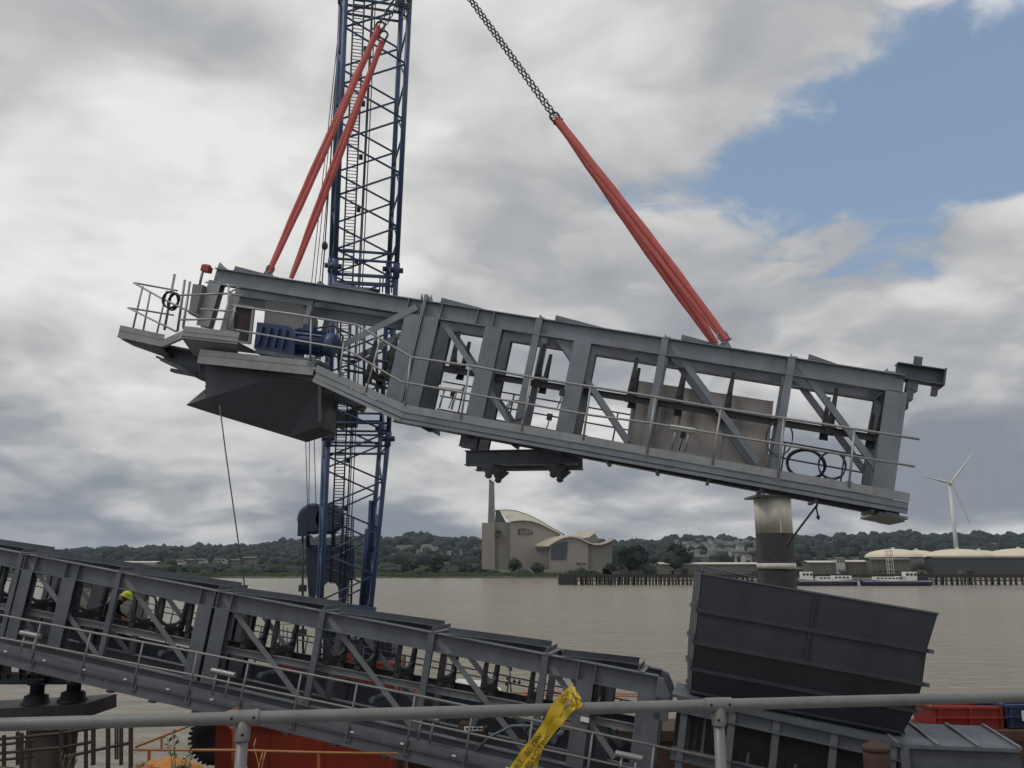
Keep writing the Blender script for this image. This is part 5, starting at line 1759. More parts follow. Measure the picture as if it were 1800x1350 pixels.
# ---------------------------------------------------------------- feed section under the hopper
feed = thing('feed_conveyor', 'dark feed conveyor section under the tilted hopper, with flat panel tail', 'conveyor', mat=G2.mat)
f0, f1 = q2(1192, 1222), q2(1578, 1306)
zf = (f0.z + f1.z) / 2
f0, f1 = V(f0.x, 0, f0.z), V(f1.x, 0, f1.z)
for n in (-0.25, W2 + 0.2):
    MB().ext(isec(0.16, 0.24), V(f0.x, n, f0.z - 0.12), V(f1.x, n, f1.z - 0.12), UP).build('skirt_beam', M['galv_dark'], feed)
    MB().ext(isec(0.14, 0.2), V(f0.x, n, f0.z - 0.95), V(f1.x, n, f1.z - 0.95), UP).build('lower_beam', M['galv_dark'], feed)
for px in (1364, 1467, 1572, 1200, 1285):
    p = q2(px, 1280, -0.25)
    MB().ext(csec(0.08, 0.12), V(p.x, -0.3, zf - 1.3), V(p.x, -0.3, lerp(f0.z, f1.z, (p.x - f0.x) / (f1.x - f0.x)) - 0.02), (1, 0, 0)).build('post', M['galv_dimmed'], feed)
m = MB(); m.slab([V(f0.x, 0.1, f0.z - 0.2), V(f1.x, 0.1, f1.z - 0.2), V(f1.x, 0.1, f1.z - 1.0), V(f0.x, 0.1, f0.z - 1.0)], (0, 0.03, 0)); m.build('skirt_sheet', M['steel_black'], feed)
for k in range(26):
    s = lerp(f0.x + 0.1, f1.x - 0.3, k / 25)
    z = lerp(f0.z, f1.z, k / 25)
    MB().box2(V(s, 0.06, z - 0.9), V(s + 0.05, 0.1, z - 0.3 if k < 7 else z - 0.72)).build('skirt_clamp', M['steel_black'] if k % 3 else M['galv_dimmed_light'], feed)
m = MB(); m.slab([V(f0.x - 0.1, -0.33, f0.z + 0.0), V(f1.x, -0.33, f1.z + 0.0), V(f1.x, W2 + 0.3, f1.z), V(f0.x - 0.1, W2 + 0.3, f0.z)], (0, 0, 0.05)); m.build('cover_plate', M['galv_dark'], feed)
# tail with flat cover panels
FT = Frame(1578, 1312, G2.q(1578, 1312).x * 0 + (G2.mat @ q2(1578, 1312, -0.25)).y, 8.0, tilt=0.6)
tail = thing('tail_box', 'flat grey conveyor tail box with ribbed top panels at the lower right', 'conveyor', mat=FT.mat)
qt = FT.q
L = qt(1792, 1313).x
m = MB(); m.slab([V(0, 0, 0), V(L, 0, 0), V(L, 0, -0.42), V(0, 0, -0.42)], (0, 0.03, 0)); m.build('front_plate', M['galv_dark'], tail)
m = MB(); m.slab([V(0, 1.5, 0), V(L, 1.5, 0), V(L, 1.5, -0.42), V(0, 1.5, -0.42)], (0, 0.03, 0)); m.build('rear_plate', M['galv_dark'], tail)
for i in range(3):
    a, b = L * (i / 3) + 0.02, L * ((i + 1) / 3) - 0.02
    m = MB(); m.slab([V(a, -0.02, 0.015), V(b, -0.02, 0.015), V(b, 1.5, 0.12), V(a, 1.5, 0.12)], (0, 0, 0.02)); m.build('cover_panel', M['galv_dark'], tail)
for i in range(4):
    MB().bar(V(L * i / 3, -0.04, 0.045), V(L * i / 3, 1.52, 0.15), 0.05, 0.05).build('panel_strip', M['galv_dimmed_light'], tail)
MB().bar(V(0, -0.03, 0.0), V(L, -0.03, 0.0), 0.05, 0.04).build('top_flange', M['galv_dimmed'], tail)
MB().box2(V(0, 0.0, -0.75), V(L * 1.0, 1.5, -0.421)).build('tail_underframe', M['rust'], tail)
MB().tube([V(0.4, -0.08, -0.5), V(L * 0.8, -0.08, -0.5)], 0.02, 6).build('yellow_pipe', M['orange_rail'], tail)
MB().box2(V(0.02, -0.06, -0.9), V(0.16, 0.0, 0.02)).build('end_post', M['galv_dimmed'], tail)

# ---------------------------------------------------------------- tilted hopper
HF = Frame(1233, 1008, 15.9, 9.0, 1646, 1078)
hop = thing('steel_hopper', 'large dark grey ribbed steel hopper tilted on the right', 'hopper', mat=HF.mat)
qh = HF.q
SW = qh(1640, 1078).x
lev = [0.0, qh(1224, 1072).z, qh(1214, 1128).z, qh(1207, 1176).z, qh(1200, 1218).z, qh(1195, 1262).z]
nf = [0.0, 0.03, 0.06, 0.26, 0.48, 0.75]
nb = [2.6, 2.57, 2.54, 2.35, 2.1, 1.9]
inl = [0.0, 0.02, 0.03, 0.06, 0.10, 0.3]
inr = [-0.08, 0.05, 0.07, 0.10, 0.2, 0.65]
for i in range(5):
    z0, z1 = lev[i] - (0.0 if i == 0 else 0.0), lev[i + 1]
    a = [V(inl[i], nf[i], z0), V(SW - inr[i], nf[i], z0), V(SW - inr[i], nb[i], z0), V(inl[i], nb[i], z0)]
    b = [V(inl[i + 1], nf[i + 1], z1), V(SW - inr[i + 1], nf[i + 1], z1), V(SW - inr[i + 1], nb[i + 1], z1), V(inl[i + 1], nb[i + 1], z1)]
    for j, nm in enumerate(('front_plate', 'right_plate', 'back_plate', 'left_plate')):
        k = (j + 1) % 4
        out = [Vector((0, -1, 0)), Vector((1, 0, 0)), Vector((0, 1, 0)), Vector((-1, 0, 0))][j]
        if j == 0:
            mid0, mid1 = lerp(a[0], a[1], 0.5), lerp(b[0], b[1], 0.5)
            for (p, q, r, s) in ((a[0], mid0 - V(0.004, 0, 0), mid1 - V(0.004, 0, 0), b[0]), (mid0 + V(0.004, 0, 0), a[1], b[1], mid1 + V(0.004, 0, 0))):
                MB().slab([p, q, r, s], (0, 0.02, 0)).build(nm, M['hopper_paint'], hop)
        else:
            MB().slab([a[j], a[k], b[k], b[j]], -out * 0.02).build(nm, M['hopper_paint'], hop)
    for j in range(4):
        k = (j + 1) % 4
        MB().bar(b[j], b[k], 0.07, 0.07 if i < 3 else 0.05).build('stiffening_rib', M['hopper_paint'], hop)
    if i in (0, 1):
        MB().bar(lerp(a[0], a[1], 0.5) + V(0, -0.02, -0.04), lerp(b[0], b[1], 0.5) + V(0, -0.02, 0.04), 0.03, 0.04, (0, 1, 0)).build('joint_strip', M['hopper_paint'], hop)
    if i < 3:
        MB().bar(lerp(b[0], b[3], 0.0) + V(-0.02, 0.06, 0.16), b[0] + V(-0.02, 0.06, 0.0), 0.1, 0.05, (0, 1, 0)).build('corner_cleat', M['galv_dark'], hop)
        MB().box(b[1] + V(0.06, 0.03, 0), (0.12, 0.06, 0.07)).build('rib_end', M['galv_dark'], hop)
rim = [V(0, 0, 0), V(SW + 0.08, 0, 0), V(SW + 0.08, 2.6, 0), V(0, 2.6, 0)]
for j in range(4):
    MB().bar(rim[j], rim[(j + 1) % 4], 0.035, 0.03).build('rim_flange', M['galv_dark'], hop)
for s in (0.1, 0.45):
    MB().tube([V(s, 1.6, 0), V(s, 1.6, 0.16)], 0.02, 6).build('rim_post', M['galv'], hop)
MB().tube([V(0.0, 1.6, 0.15), V(1.2, 1.6, 0.1)], 0.018, 6).build('rim_rail', M['galv'], hop)
# rubber outlet skirt resting on the feed conveyor
a = [V(0.3, 0.75, lev[5]), V(SW - 0.65, 0.75, lev[5]), V(SW - 0.65, 1.9, lev[5]), V(0.3, 1.9, lev[5])]
for j in range(4):
    MB().slab([a[j], a[(j + 1) % 4], a[(j + 1) % 4] + V(0, 0, -0.3), a[j] + V(0, 0, -0.3)], (0, 0.02, 0) if j in (0, 2) else (0.02, 0, 0)).build('outlet_skirt', M['steel_black'], hop)

# ---------------------------------------------------------------- piles and bearings
pw = at(1357, 876, 21.0)
t = thing('mooring_pile', 'thick mooring pile painted white above black behind the hopper', 'pile', (pw.x, 21.0, 0))
r = 31.5 / FPX * 21.0 * 1.0
zw, zb0, zb1 = at(1357, 938, 21).z, at(1357, 990, 21).z, at(1357, 1000, 21).z
MB().lathe((0, 0, 0), [(r, zw), (r, pw.z)], 32).build('white_section', M['pile_white'], t)
MB().lathe((0, 0, 0), [(r * 1.0, -3), (r * 1.0, zw - 0.002)], 32).build('black_section', M['pile_black'], t)
MB().lathe((0, 0, 0), [(r * 1.04, zb1), (r * 1.04, zb0)], 32).build('white_band', M['pile_white'], t)
MB().box2((-r * 1.22, -r * 1.2, pw.z), (r * 1.22, r * 1.2, pw.z + 0.05)).build('cap_plate', M['galv_dark'], t)
for x in (-0.22, 0.1):
    MB().lathe((x, 0, pw.z + 0.05), [(0.06, 0), (0.06, 0.07), (0.03, 0.09)], 8).build('cap_bolt', M['galv'], t)
MB().bar((0.02, -r - 0.01, pw.z - 0.2), (0.03, -r - 0.01, zw), 0.025, 0.02, (0, 1, 0)).build('weld_seam', M['pile_white'], t)

t = thing('rusty_pile', 'rusty pile stump with pale worn top at the lower right', 'pile', at(1543, 1352, 13.6))
o = at(1543, 1352, 13.6)
h = (at(1543, 1312, 13.6) - o).z
rr = 21 / FPX * 13.6
MB().lathe((0, 0, 0), [(rr * 1.0, -3), (rr * 1.02, h * 0.5), (rr, h), (rr * 0.7, h + 0.04), (rr * 0.3, h + 0.08)], 22).build('stump', M['rust'], t)
m = MB(); m.lathe((0, 0, h), [(rr * 1.06, -0.06), (rr * 1.06, 0.0), (rr * 0.96, 0.02)], 22); m.build('iron_hoop', M['rust'], t)

# bearing pier at the lower left
YP = 19.6
o = at(60, 1350, YP)
t = thing('bearing_pier', 'dark pier with two bearing pedestals under the lower gantry at left', 'pier', o)
cq2 = lambda x, y, dy=0.0: at(x, y, YP) - o + Vector((0, dy, 0))
zc0, zc1 = cq2(0, 1262).z, cq2(0, 1240).z
m = MB(); m.slab([cq2(-80, 1262), cq2(150, 1262), cq2(150, 1237), cq2(-80, 1262) + Vector((0, 0, 0.14))], (0, 1.5, 0)); m.build('crosshead', M['steel_black'], t)
MB().lathe((cq2(62, 1300).x, 0.7, 0), [(0.52, -5), (0.52, zc0)], 26).build('pile_shaft', M['timber_dark'], t)
for x, yb in ((36, 1247), (103, 1241)):
    c = cq2(x, yb)
    pd = MB().lathe(c + Vector((0, 0.6, -0.05)), [(0.32, 0), (0.32, 0.1), (0.27, 0.14), (0.25, 0.26), (0.15, 0.3)], 20).build('pedestal', M['steel_black'], t)
    MB().lathe(c + Vector((0, 0.6, 0)), [(0.15, 0.2), (0.15, 0.42), (0.22, 0.44), (0.24, 0.56)], 18).build('bearing_neck', M['crane_dark'], pd)
    MB().box(c + Vector((0, 0.6, 0.58)), (0.5, 0.5, 0.06)).build('bearing_plate', M['steel_black'], pd)
MB().ext(isec(0.3, 0.24), cq2(-90, 1198, 0.6), cq2(116, 1198, 0.6), UP).build('transverse_beam', M['galv_dark'], t)
for x in (-20, 18):
    MB().ext(isec(0.2, 0.2), cq2(x, 1200, 0.6) , cq2(x, 1170, 0.6), (1, 0, 0)).build('packing_post', M['galv_dark'], t)

# ---------------------------------------------------------------- worker on the lower gantry
def person(name, label, loc, rz, hgt, bones, radii, parts):
    t = thing(name, label, 'person', loc, rz)
    me = bpy.data.meshes.new('body')
    keys = list(bones)
    idx = {k: i for i, k in enumerate(keys)}
    edges = parts
    me.from_pydata([bones[k] for k in keys], [(idx[a], idx[b]) for a, b in edges], [])
    ob = link('body', me, t)
    sk = ob.modifiers.new('skin', 'SKIN')
    sk.use_smooth_shade = True
    for k in keys:
        rd = radii[k]
        me.skin_vertices[0].data[idx[k]].radius = (rd[0], rd[1]) if isinstance(rd, tuple) else (rd, rd)
        me.skin_vertices[0].data[idx[k]].use_root = (k == 'pelvis')
    sb = ob.modifiers.new('sub', 'SUBSURF')
    sb.levels = sb.render_levels = 2
    return t, ob


B = {'pelvis': (-0.08, 0, 0.92), 'waist': (0.0, 0, 1.04), 'chest': (0.16, 0, 1.16), 'neck': (0.28, 0, 1.24), 'head0': (0.335, 0, 1.28), 'head1': (0.41, 0, 1.37),
     'shL': (0.15, 0.19, 1.21), 'elL': (0.2, 0.25, 0.97), 'wrL': (0.38, 0.2, 0.86), 'haL': (0.45, 0.19, 0.85),
     'shR': (0.15, -0.19, 1.21), 'elR': (0.2, -0.26, 0.96), 'wrR': (0.40, -0.2, 0.87), 'haR': (0.47, -0.18, 0.86),
     'hipL': (-0.08, 0.1, 0.87), 'knL': (0.03, 0.11, 0.5), 'anL': (-0.02, 0.12, 0.09), 'toL': (0.12, 0.13, 0.04),
     'hipR': (-0.08, -0.1, 0.87), 'knR': (0.06, -0.11, 0.5), 'anR': (0.02, -0.12, 0.09), 'toR': (0.16, -0.13, 0.04)}
RD = {'pelvis': (0.15, 0.12), 'waist': (0.15, 0.12), 'chest': (0.17, 0.13), 'neck': 0.065, 'head0': 0.085, 'head1': 0.09, 'shL': 0.085, 'elL': 0.06, 'wrL': 0.045, 'haL': 0.04, 'shR': 0.085, 'elR': 0.06, 'wrR': 0.045, 'haR': 0.04,
      'hipL': 0.1, 'knL': 0.075, 'anL': 0.055, 'toL': 0.05, 'hipR': 0.1, 'knR': 0.075, 'anR': 0.055, 'toR': 0.05}
ED = [('pelvis', 'waist'), ('waist', 'chest'), ('chest', 'neck'), ('neck', 'head0'), ('head0', 'head1'), ('chest', 'shL'), ('shL', 'elL'), ('elL', 'wrL'), ('wrL', 'haL'), ('chest', 'shR'), ('shR', 'elR'), ('elR', 'wrR'), ('wrR', 'haR'),
      ('pelvis', 'hipL'), ('hipL', 'knL'), ('knL', 'anL'), ('anL', 'toL'), ('pelvis', 'hipR'), ('hipR', 'knR'), ('knR', 'anR'), ('anR', 'toR')]
sp = q2(190, 1110, W2 + 0.42).x
wl = G2.mat @ V(sp, W2 + 0.42, zt - 0.265)
t, body = person('person', 'worker in dark overalls and yellow-green helmet bending on the lower gantry', wl, R(10), 1.75, B, RD, ED)


def body_mat():
    m = bpy.data.materials.new('worker_clothes')
    m.use_nodes = True
    g = NT(m.node_tree)
    out = g.n('ShaderNodeOutputMaterial')
    bs = g.n('ShaderNodeBsdfPrincipled')
    g.link(bs.outputs[0], out.inputs[0])
    tc = g.n('ShaderNodeTexCoord').outputs['Object']
    sx = g.n('ShaderNodeSeparateXYZ'); g.link(tc, sx.inputs[0])
    z = sx.outputs[2]
    legs = g.mix(g.math('GREATER_THAN', z, 0.93), (0.05, 0.02, 0.018), (0.02, 0.023, 0.03))
    c = g.mix(g.math('GREATER_THAN', g.math('ADD', z, g.math('MULTIPLY', sx.outputs[0], 1.0)), 1.585), legs, (0.36, 0.21, 0.15))
    c = g.mix(g.math('LESS_THAN', z, 0.1), c, (0.015, 0.013, 0.012))
    hand = g.math('MULTIPLY', g.math('GREATER_THAN', sx.outputs[0], 0.41), g.math('LESS_THAN', z, 1.0))
    c = g.mix(hand, c, (0.36, 0.21, 0.15))
    g.link(g.mix(g.noise(tc, 14, 4), c, c), bs.inputs['Base Color'])
    bs.inputs['Roughness'].default_value = 0.85
    return m


body.data.materials.append(body_mat())
m = MB(); m.lathe((0.405, 0, 1.35), [(0.15, 0), (0.155, 0.012), (0.125, 0.02), (0.12, 0.07), (0.09, 0.12), (0.04, 0.145)], 20, (0.45, 0, 1)); hm = m.build('helmet', M['hivis'], t)
MB().box((0.545, 0, 1.29), (0.08, 0.16, 0.015)).build('peak', M['hivis'], hm)
for sg in (1, -1):
    hx, hy, hz = (0.46, 0.19 * sg, 0.85)
    m = MB()
    for k in range(4):
        yy = hy + (k - 1.5) * 0.02
        m.tube([(hx, yy, hz), (hx + 0.04, yy, hz - 0.005), (hx + 0.065, yy, hz - 0.03), (hx + 0.06, yy, hz - 0.055 - 0.004 * (k % 2))], 0.0095, 6)
    m.tube([(hx - 0.01, hy - 0.035 * sg, hz), (hx + 0.025, hy - 0.055 * sg, hz - 0.015), (hx + 0.045, hy - 0.05 * sg, hz - 0.035)], 0.011, 6)
    m.build('fingers', M['skin'], t)
m = MB(); m.lathe((0.46, 0, 1.255), [(0.004, 0.035), (0.018, 0.0), (0.02, -0.012), (0.006, -0.02)], 8); m.build('nose', M['skin'], t)
for sg in (1, -1):
    MB().lathe((0.47, 0.032 * sg, 1.285), [(0.004, 0), (0.011, 0.004), (0.004, 0.01)], 8, (1, 0, 0)).build('eye', M['ink'], t)
    MB().lathe((0.37, 0.098 * sg, 1.295), [(0.01, -0.03), (0.018, 0), (0.01, 0.03)], 8).build('ear', M['skin'], t)
MB().box((0.44, 0, 1.22), (0.012, 0.045, 0.008)).build('mouth', M['cloth_maroon'], t)

# ---------------------------------------------------------------- access gangway rails at the lower left
def rail_set(name, label, Y, lines, posts, mat, r=0.022, o=None, cat='railing'):
    o = at(posts[0][0], 1352, Y)
    t = thing(name, label, cat, o)
    for l in lines:
        MB().tube([at(x, y, Y + dy) - o for x, y, dy in l], r, 7).build('rail', M[mat], t)
    for (x, y0, y1, w, dy) in posts:
        MB().bar(at(x, y0, Y + dy) - o, at(x, y1, Y + dy) - o, w, w, (0, 1, 0)).build('post', M[mat], t)
    return t


rail_set('gangway_railing', 'dark rusty railing of flat bars at the lower left corner', 9.6,
         [[(-20, 1301, 0), (100, 1290, 0), (186, 1277, 0)], [(-20, 1326, 0), (110, 1314, 0), (162, 1304, 0)], [(108, 1332, 0), (180, 1316, 0), (230, 1306, 0)], [(-20, 1312, .8), (60, 1302, .8)], [(-20, 1338, .8), (60, 1330, .8)]],
         [(7, 1355, 1292, 0.03, 0), (31, 1345, 1286, 0.03, 0.8), (38, 1355, 1288, 0.03, 0), (52, 1350, 1284, 0.03, 0.8), (108, 1355, 1281, 0.035, 0), (123, 1352, 1276, 0.025, 0.4), (151, 1352, 1277, 0.03, 0), (164, 1345, 1271, 0.035, 0), (190, 1358, 1276, 0.035, 0), (203, 1335, 1277, 0.015, 0.2), (207, 1335, 1277, 0.015, 0.2), (213, 1345, 1277, 0.03, 0), (230, 1350, 1274, 0.035, 0)], 'brown_dark', 0.016)
rail_set('orange_gangway_rail', 'thin orange pipe rail crossing the tyre and red hull', 11.0,
         [[(232, 1318, 0), (420, 1319, 0), (560, 1323, 0), (700, 1325, 0)], [(238, 1313, 0), (284, 1295, 0), (345, 1271, 0), (420, 1245, 0)]],
         [(284, 1319, 1295, 0.02, 0), (262, 1345, 1318, 0.03, 0), (560, 1352, 1322, 0.03, 0)], 'orange_rail', 0.016)
# quay under the viewer, and the weedy bank at the left
mb = MB()
mb.box2((-30, -12, -1), (30, 7.2, 4.85))
pmat('concrete', (0.19, 0.18, 0.165), 0.85, 0.0, 0.2, 1.0, (0.1, 0.09, 0.08), 0.5, 0.2, 20)
mb.build('quay', M['concrete'], kind='structure')
mb = MB()
n = 18
for j in range(7):
    for i in range(n):
        x = -9 + i * 0.42
        y = 6.8 + j * 0.42
        z = 4.74 + 0.10 * noise.noise((x * 1.2, y * 1.2, 0)) + (0.05 if j < 4 else 0.05 - (j - 3) * 0.16) - (0.0 if i < 11 else (i - 10) * 0.05)
        mb.v.append(Vector((x, y, z)))
for j in range(6):
    for i in range(n - 1):
        mb.face([j * n + i, j * n + i + 1, (j + 1) * n + i + 1, (j + 1) * n + i], True)
pmat('soil', (0.045, 0.035, 0.028), 0.95, 0.0, 0.4, 3.0, (0.09, 0.07, 0.05), 0.5, 0.5, 12)
mb.build('weedy_bank', M['soil'], kind='structure')

# crumpled orange-yellow cover among the weeds
o = at(292, 1352, 8.3)
t = thing('crumpled_cover', 'crumpled orange-yellow cover lying among weeds at the lower left', 'cover', o)
m = MB()
nx, ny = 22, 10
for j in range(ny):
    for i in range(nx):
        u, v = i / (nx - 1), j / (ny - 1)
        hgt = (at(0, 1322, 8.3) - at(0, 1352, 8.3)).z
        prof = math.sin(math.pi * u) ** 0.5 * math.sin(math.pi * (0.15 + 0.85 * v)) ** 0.5
        z = hgt * prof * (0.8 + 0.35 * noise.noise((u * 5, v * 5, 2))) + 0.025 * noise.noise((u * 14, v * 9, 5)) - 0.03
        m.v.append(Vector(((u - 0.5) * 0.52, (v - 0.5) * 0.5 + 0.02 * noise.noise((u * 9, v * 9, 9)), z)))
for j in range(ny - 1):
    for i in range(nx - 1):
        m.face([j * nx + i, j * nx + i + 1, (j + 1) * nx + i + 1, (j + 1) * nx + i], True)
m.build('cover_sheet', M['yellow_cover'], t)
MB().tube([(-0.2, -0.27, 0.02), (-0.05, -0.3, 0.06), (0.12, -0.28, 0.03)], 0.03, 8).build('red_fold', M['red_paint'], t)


def weed(name, label, px, py, Y, stems, h, mat, leaf=None, ls=0.03, seed=1, cat='plant', heads=False):
    random.seed(seed)
    o = at(px, py, Y)
    t = thing(name, label, cat, o)
    st, lf = MB(), MB()
    for k in range(stems):
        a = random.uniform(0, 6.28)
        l = h * random.uniform(0.65, 1.05)
        b = Vector((random.uniform(-0.04, 0.04), random.uniform(-0.04, 0.04), -0.1))
        tip = b + Vector((math.cos(a) * l * 0.25, math.sin(a) * l * 0.15, l))
        mid = lerp(b, tip, 0.55) + Vector((random.uniform(-0.02, 0.02), 0, 0.02))
        st.tube([b, mid, tip], 0.004, 5, r2=0.0015)
        if leaf:
            for j in range(9):
                c = lerp(mid, tip, random.uniform(-0.3, 1.0))
                d = Vector((random.gauss(0, 1), random.gauss(0, 1), random.uniform(-0.2, 1))).normalized()
                w = d.orthogonal().normalized()
                s = ls * random.uniform(0.6, 1.3)
                lf.poly([c, c + d * s * 0.5 + w * s * 0.22, c + d * s, c + d * s * 0.5 - w * s * 0.22])
        if heads:
            lf.tube([tip, tip + Vector((0.004, 0, 0.02)), tip + Vector((0.01, 0, 0.045))], 0.006, 5, r2=0.002)
    st.build('stem', M[mat], t)
    if leaf or heads: lf.build('leaf' if leaf else 'seed_head', M[leaf or mat], t)


weed('leafy_weed', 'dark leafy weed in front of the sloping orange rail', 302, 1352, 8.0, 3, 0.42, 'leaf_olive', 'leaf', 0.05, 3)
weed('leafy_weed', 'thin bent weed left of the black tyre', 330, 1352, 8.2, 2, 0.40, 'leaf_olive', 'leaf', 0.035, 4)
weed('dry_stalk', 'dry straw coloured stalk right of the near rail post', 449, 1362, 5.4, 4, 0.27, 'straw', None, 0.03, 5, 'plant', True)
weed('dry_stalk', 'small dry stalk at the bottom edge before the red hull', 492, 1362, 5.6, 2, 0.10, 'straw', None, 0.03, 6, 'plant', True)
weed('grass_tuft', 'pale green grass tuft beside the crumpled cover', 318, 1352, 7.9, 22, 0.16, 'leaf_olive', 'leaf_olive', 0.03, 7, 'grass')
weed('grass_tuft', 'sparse grass tuft at the left of the crumpled cover', 252, 1352, 8.1, 14, 0.15, 'leaf_olive', 'leaf_olive', 0.03, 8, 'grass')
weed('grass_tuft', 'thin pale grass stems under the rusty railing', 120, 1356, 8.6, 10, 0.22, 'leaf_olive', None, 0.03, 9, 'grass', True)
random.seed(11)

# ---------------------------------------------------------------- near hand rail with tape
zr = EYE.z - 0.55
ra, rb = atz(-120, 1277, zr), atz(1920, 1221, zr)
t = thing('hand_rail', 'grey tubular hand rail with clamp fittings in the foreground', 'railing', ((ra + rb) / 2))
o = (ra + rb) / 2
dr = (rb - ra).normalized()


def on_rail(px):
    lo_, hi_ = 0.0, 1.0
    for _ in range(50):
        f = (lo_ + hi_) / 2
        p = lerp(ra, rb, f) - EYE
        u = p.x / (p.y * CT + p.z * ST) * FPX + 900
        if u < px: lo_ = f
        else: hi_ = f
    return lerp(ra, rb, f)


MB().tube([ra - dr * 4 - o, ra - o, lerp(ra, rb, 0.5) - o, rb - o, rb + dr * 4 - o], 0.0235, 20).build('top_tube', M['rail_grey'], t)
for c in [on_rail(428) - o, on_rail(1262) - o, on_rail(428) - o - (on_rail(1262) - on_rail(428)), on_rail(1262) - o + (on_rail(1262) - on_rail(428))]:
    ps = MB().tube([c + Vector((0, 0, -0.03)), c + Vector((0, 0, zr * 0 - 0.6)), Vector((c.x, c.y, 4.8 - zr))], 0.0225, 18).build('post', M['rail_grey'], t)
    cl = MB().tube([c - dr * 0.058, c - dr * 0.055, c + dr * 0.055, c + dr * 0.058], 0.0295, 20).build('clamp_fitting', M['rail_grey'], t)
    MB().tube([c, c + Vector((0, 0, -0.078)), c + Vector((0, 0, -0.08))], 0.0285, 20).build('clamp_socket', M['rail_grey'], cl)
    for d in (-0.04, 0.04):
        q = c + dr * d
        v = (EYE - (q + o)).normalized()
        v = (v - dr * v.dot(dr)).normalized()
        MB().lathe(q + v * 0.0285, [(0.0062, 0), (0.0062, 0.0022), (0.003, 0.0026)], 10, v).build('grub_screw', M['ink'], cl)
    q = c + Vector((0, 0, -0.055))
    v = (EYE - (q + o)); v.z = 0; v.normalize()
    MB().lathe(q + v * 0.0275, [(0.0062, 0), (0.0062, 0.0022), (0.003, 0.0026)], 10, v).build('grub_screw', M['ink'], cl)

# yellow warning tape knotted round the rail
kc = on_rail(1004)
tape = thing('warning_tape', 'yellow printed warning tape knotted round the hand rail', 'tape', kc)
vw = (EYE - kc); vw.z = 0; vw.normalize()
Yt = kc.y - 0.035


def ribbon(pts, widths, Y, twist=0.0, name='tape_strand'):
    m = MB()
    P = [at(x, y, Y + dy) - kc for x, y, dy in pts]
    # refine
    Q, Wd = [], []
    for i in range(len(P) - 1):
        for k in range(4):
            f = k / 4
            Q.append(lerp(P[i], P[i + 1], f)); Wd.append(lerp(widths[i], widths[i + 1], f))
    Q.append(P[-1]); Wd.append(widths[-1])
    for i, p in enumerate(Q):
        d = (Q[min(i + 1, len(Q) - 1)] - Q[max(i - 1, 0)]).normalized()
        s = d.cross(vw).normalized()
        w = Wd[i] / FPX * Y
        ripple = 0.006 * math.sin(i * 1.3 + twist)
        for f in (-1, -0.33, 0.33, 1):
            m.v.append(p + s * (w * f / 2) + vw * (ripple * f + 0.003 * math.cos(f * 2 + i)))
    for i in range(len(Q) - 1):
        for k in range(3):
            m.face([i * 4 + k, i * 4 + k + 1, i * 4 + 5 + k, i * 4 + 4 + k], True)
    return m.build(name, M['tape'], tape), Q, Wd


def tape_text(txt, a, b, h, Y, off=0.006, parent=None):
    """flat print along a strand from pixel a to pixel b"""
    cu = bpy.data.curves.new('print', 'FONT')
    cu.body = txt
    cu.align_x, cu.align_y = 'CENTER', 'CENTER'
    ob = bpy.data.objects.new('print_tmp', cu)
    COL.objects.link(ob)
    dg = bpy.context.evaluated_depsgraph_get()
    me = bpy.data.meshes.new_from_object(ob.evaluated_get(dg))
    bpy.data.objects.remove(ob)
    A, Bp = at(*a, Y) - kc + vw * off, at(*b, Y) - kc + vw * off
    x = (Bp - A)
    L = x.length
    x.normalize()
    y = vw.cross(x).normalized()
    xs = [v.co.x for v in me.vertices]
    sc = L / (max(xs) - min(xs))
    hh = h / FPX * Y
    for v in me.vertices:
        c = (A + Bp) / 2 + x * (v.co.x * sc) + y * (v.co.y * hh / 0.7)
        v.co = c
    me.materials.clear(); me.materials.append(M['ink'])
    return link('tape_print', me, parent or tape)


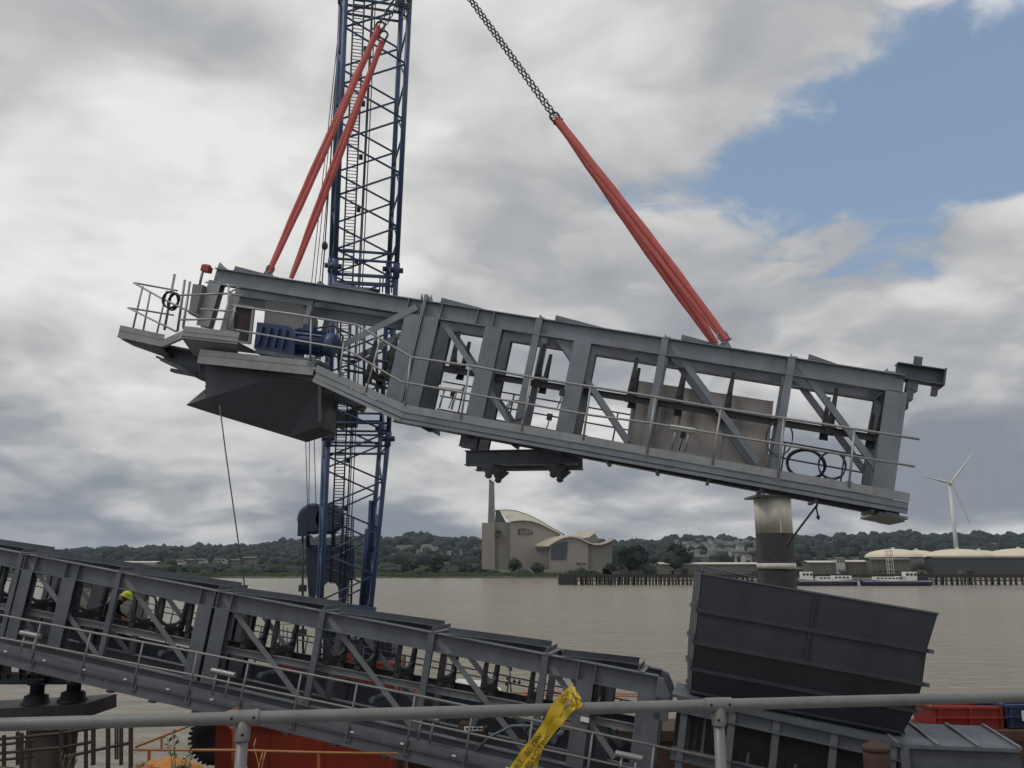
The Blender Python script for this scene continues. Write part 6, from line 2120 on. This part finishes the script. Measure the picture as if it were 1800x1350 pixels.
s1, _, _ = ribbon([(1006, 1206, 0.03), (996, 1222, -0.01), (978, 1246, -0.02), (962, 1276, -0.01), (942, 1302, 0), (922, 1328, 0.0), (904, 1356, 0)], [6, 15, 21, 18, 16, 18, 19], Yt)
s2, _, _ = ribbon([(1014, 1234, 0.0), (1004, 1246, -0.02), (984, 1264, -0.025), (962, 1292, -0.015), (944, 1318, -0.01), (918, 1356, -0.01)], [6, 10, 15, 14, 12, 11], Yt, 1.0)
s3, _, _ = ribbon([(966, 1284, 0.0), (954, 1308, 0), (944, 1330, 0), (939, 1356, 0)], [6, 8, 8, 8], Yt + 0.01, 2.0)
ribbon([(1006, 1206, 0.03), (1012, 1218, 0.0), (1018, 1230, -0.01), (1020, 1238, -0.01), (1012, 1246, -0.01)], [3, 6, 8, 7, 5], Yt, 0.5, 'tape_knot')
ribbon([(998, 1214, 0.03), (1004, 1224, -0.015), (1008, 1236, -0.02), (1002, 1246, -0.01)], [4, 8, 8, 6], Yt, 0.9, 'tape_knot')
tape_text('BELOW', (925, 1327), (952, 1291), 9, Yt, 0.009, s1)
tape_text('CABLE', (899, 1363), (917, 1336), 9, Yt, 0.009, s1)
tape_text('ELECTRIC', (926, 1347), (967, 1286), 6, Yt, 0.02, s2)
tape_text('CABLE', (942, 1336), (950, 1316), 6, Yt, 0.008, s3)
tape_text('LOW', (987, 1232), (1001, 1214), 10, Yt, 0.02, s1)
MB().tube([at(1010, 1160, Yt + 0.06) - kc, at(1009, 1185, Yt + 0.05) - kc, at(1009, 1207, Yt + 0.03) - kc], 0.0022, 5).build('tie_wire', M['wire'], tape)

# ---------------------------------------------------------------- air
pad = MB().box2((-7100, -60, -6.5), (7100, 9100, 190))
hz = bpy.data.materials.new('river_air')
hz.use_nodes = True
g = NT(hz.node_tree)
out = g.n('ShaderNodeOutputMaterial')
vol = g.n('ShaderNodeVolumePrincipled')
vol.inputs['Color'].default_value = (0.62, 0.76, 0.95, 1)
vol.inputs['Density'].default_value = HAZE
vol.inputs['Anisotropy'].default_value = 0.3
g.link(vol.outputs[0], out.inputs['Volume'])
pad.build('haze', hz, kind='stuff')
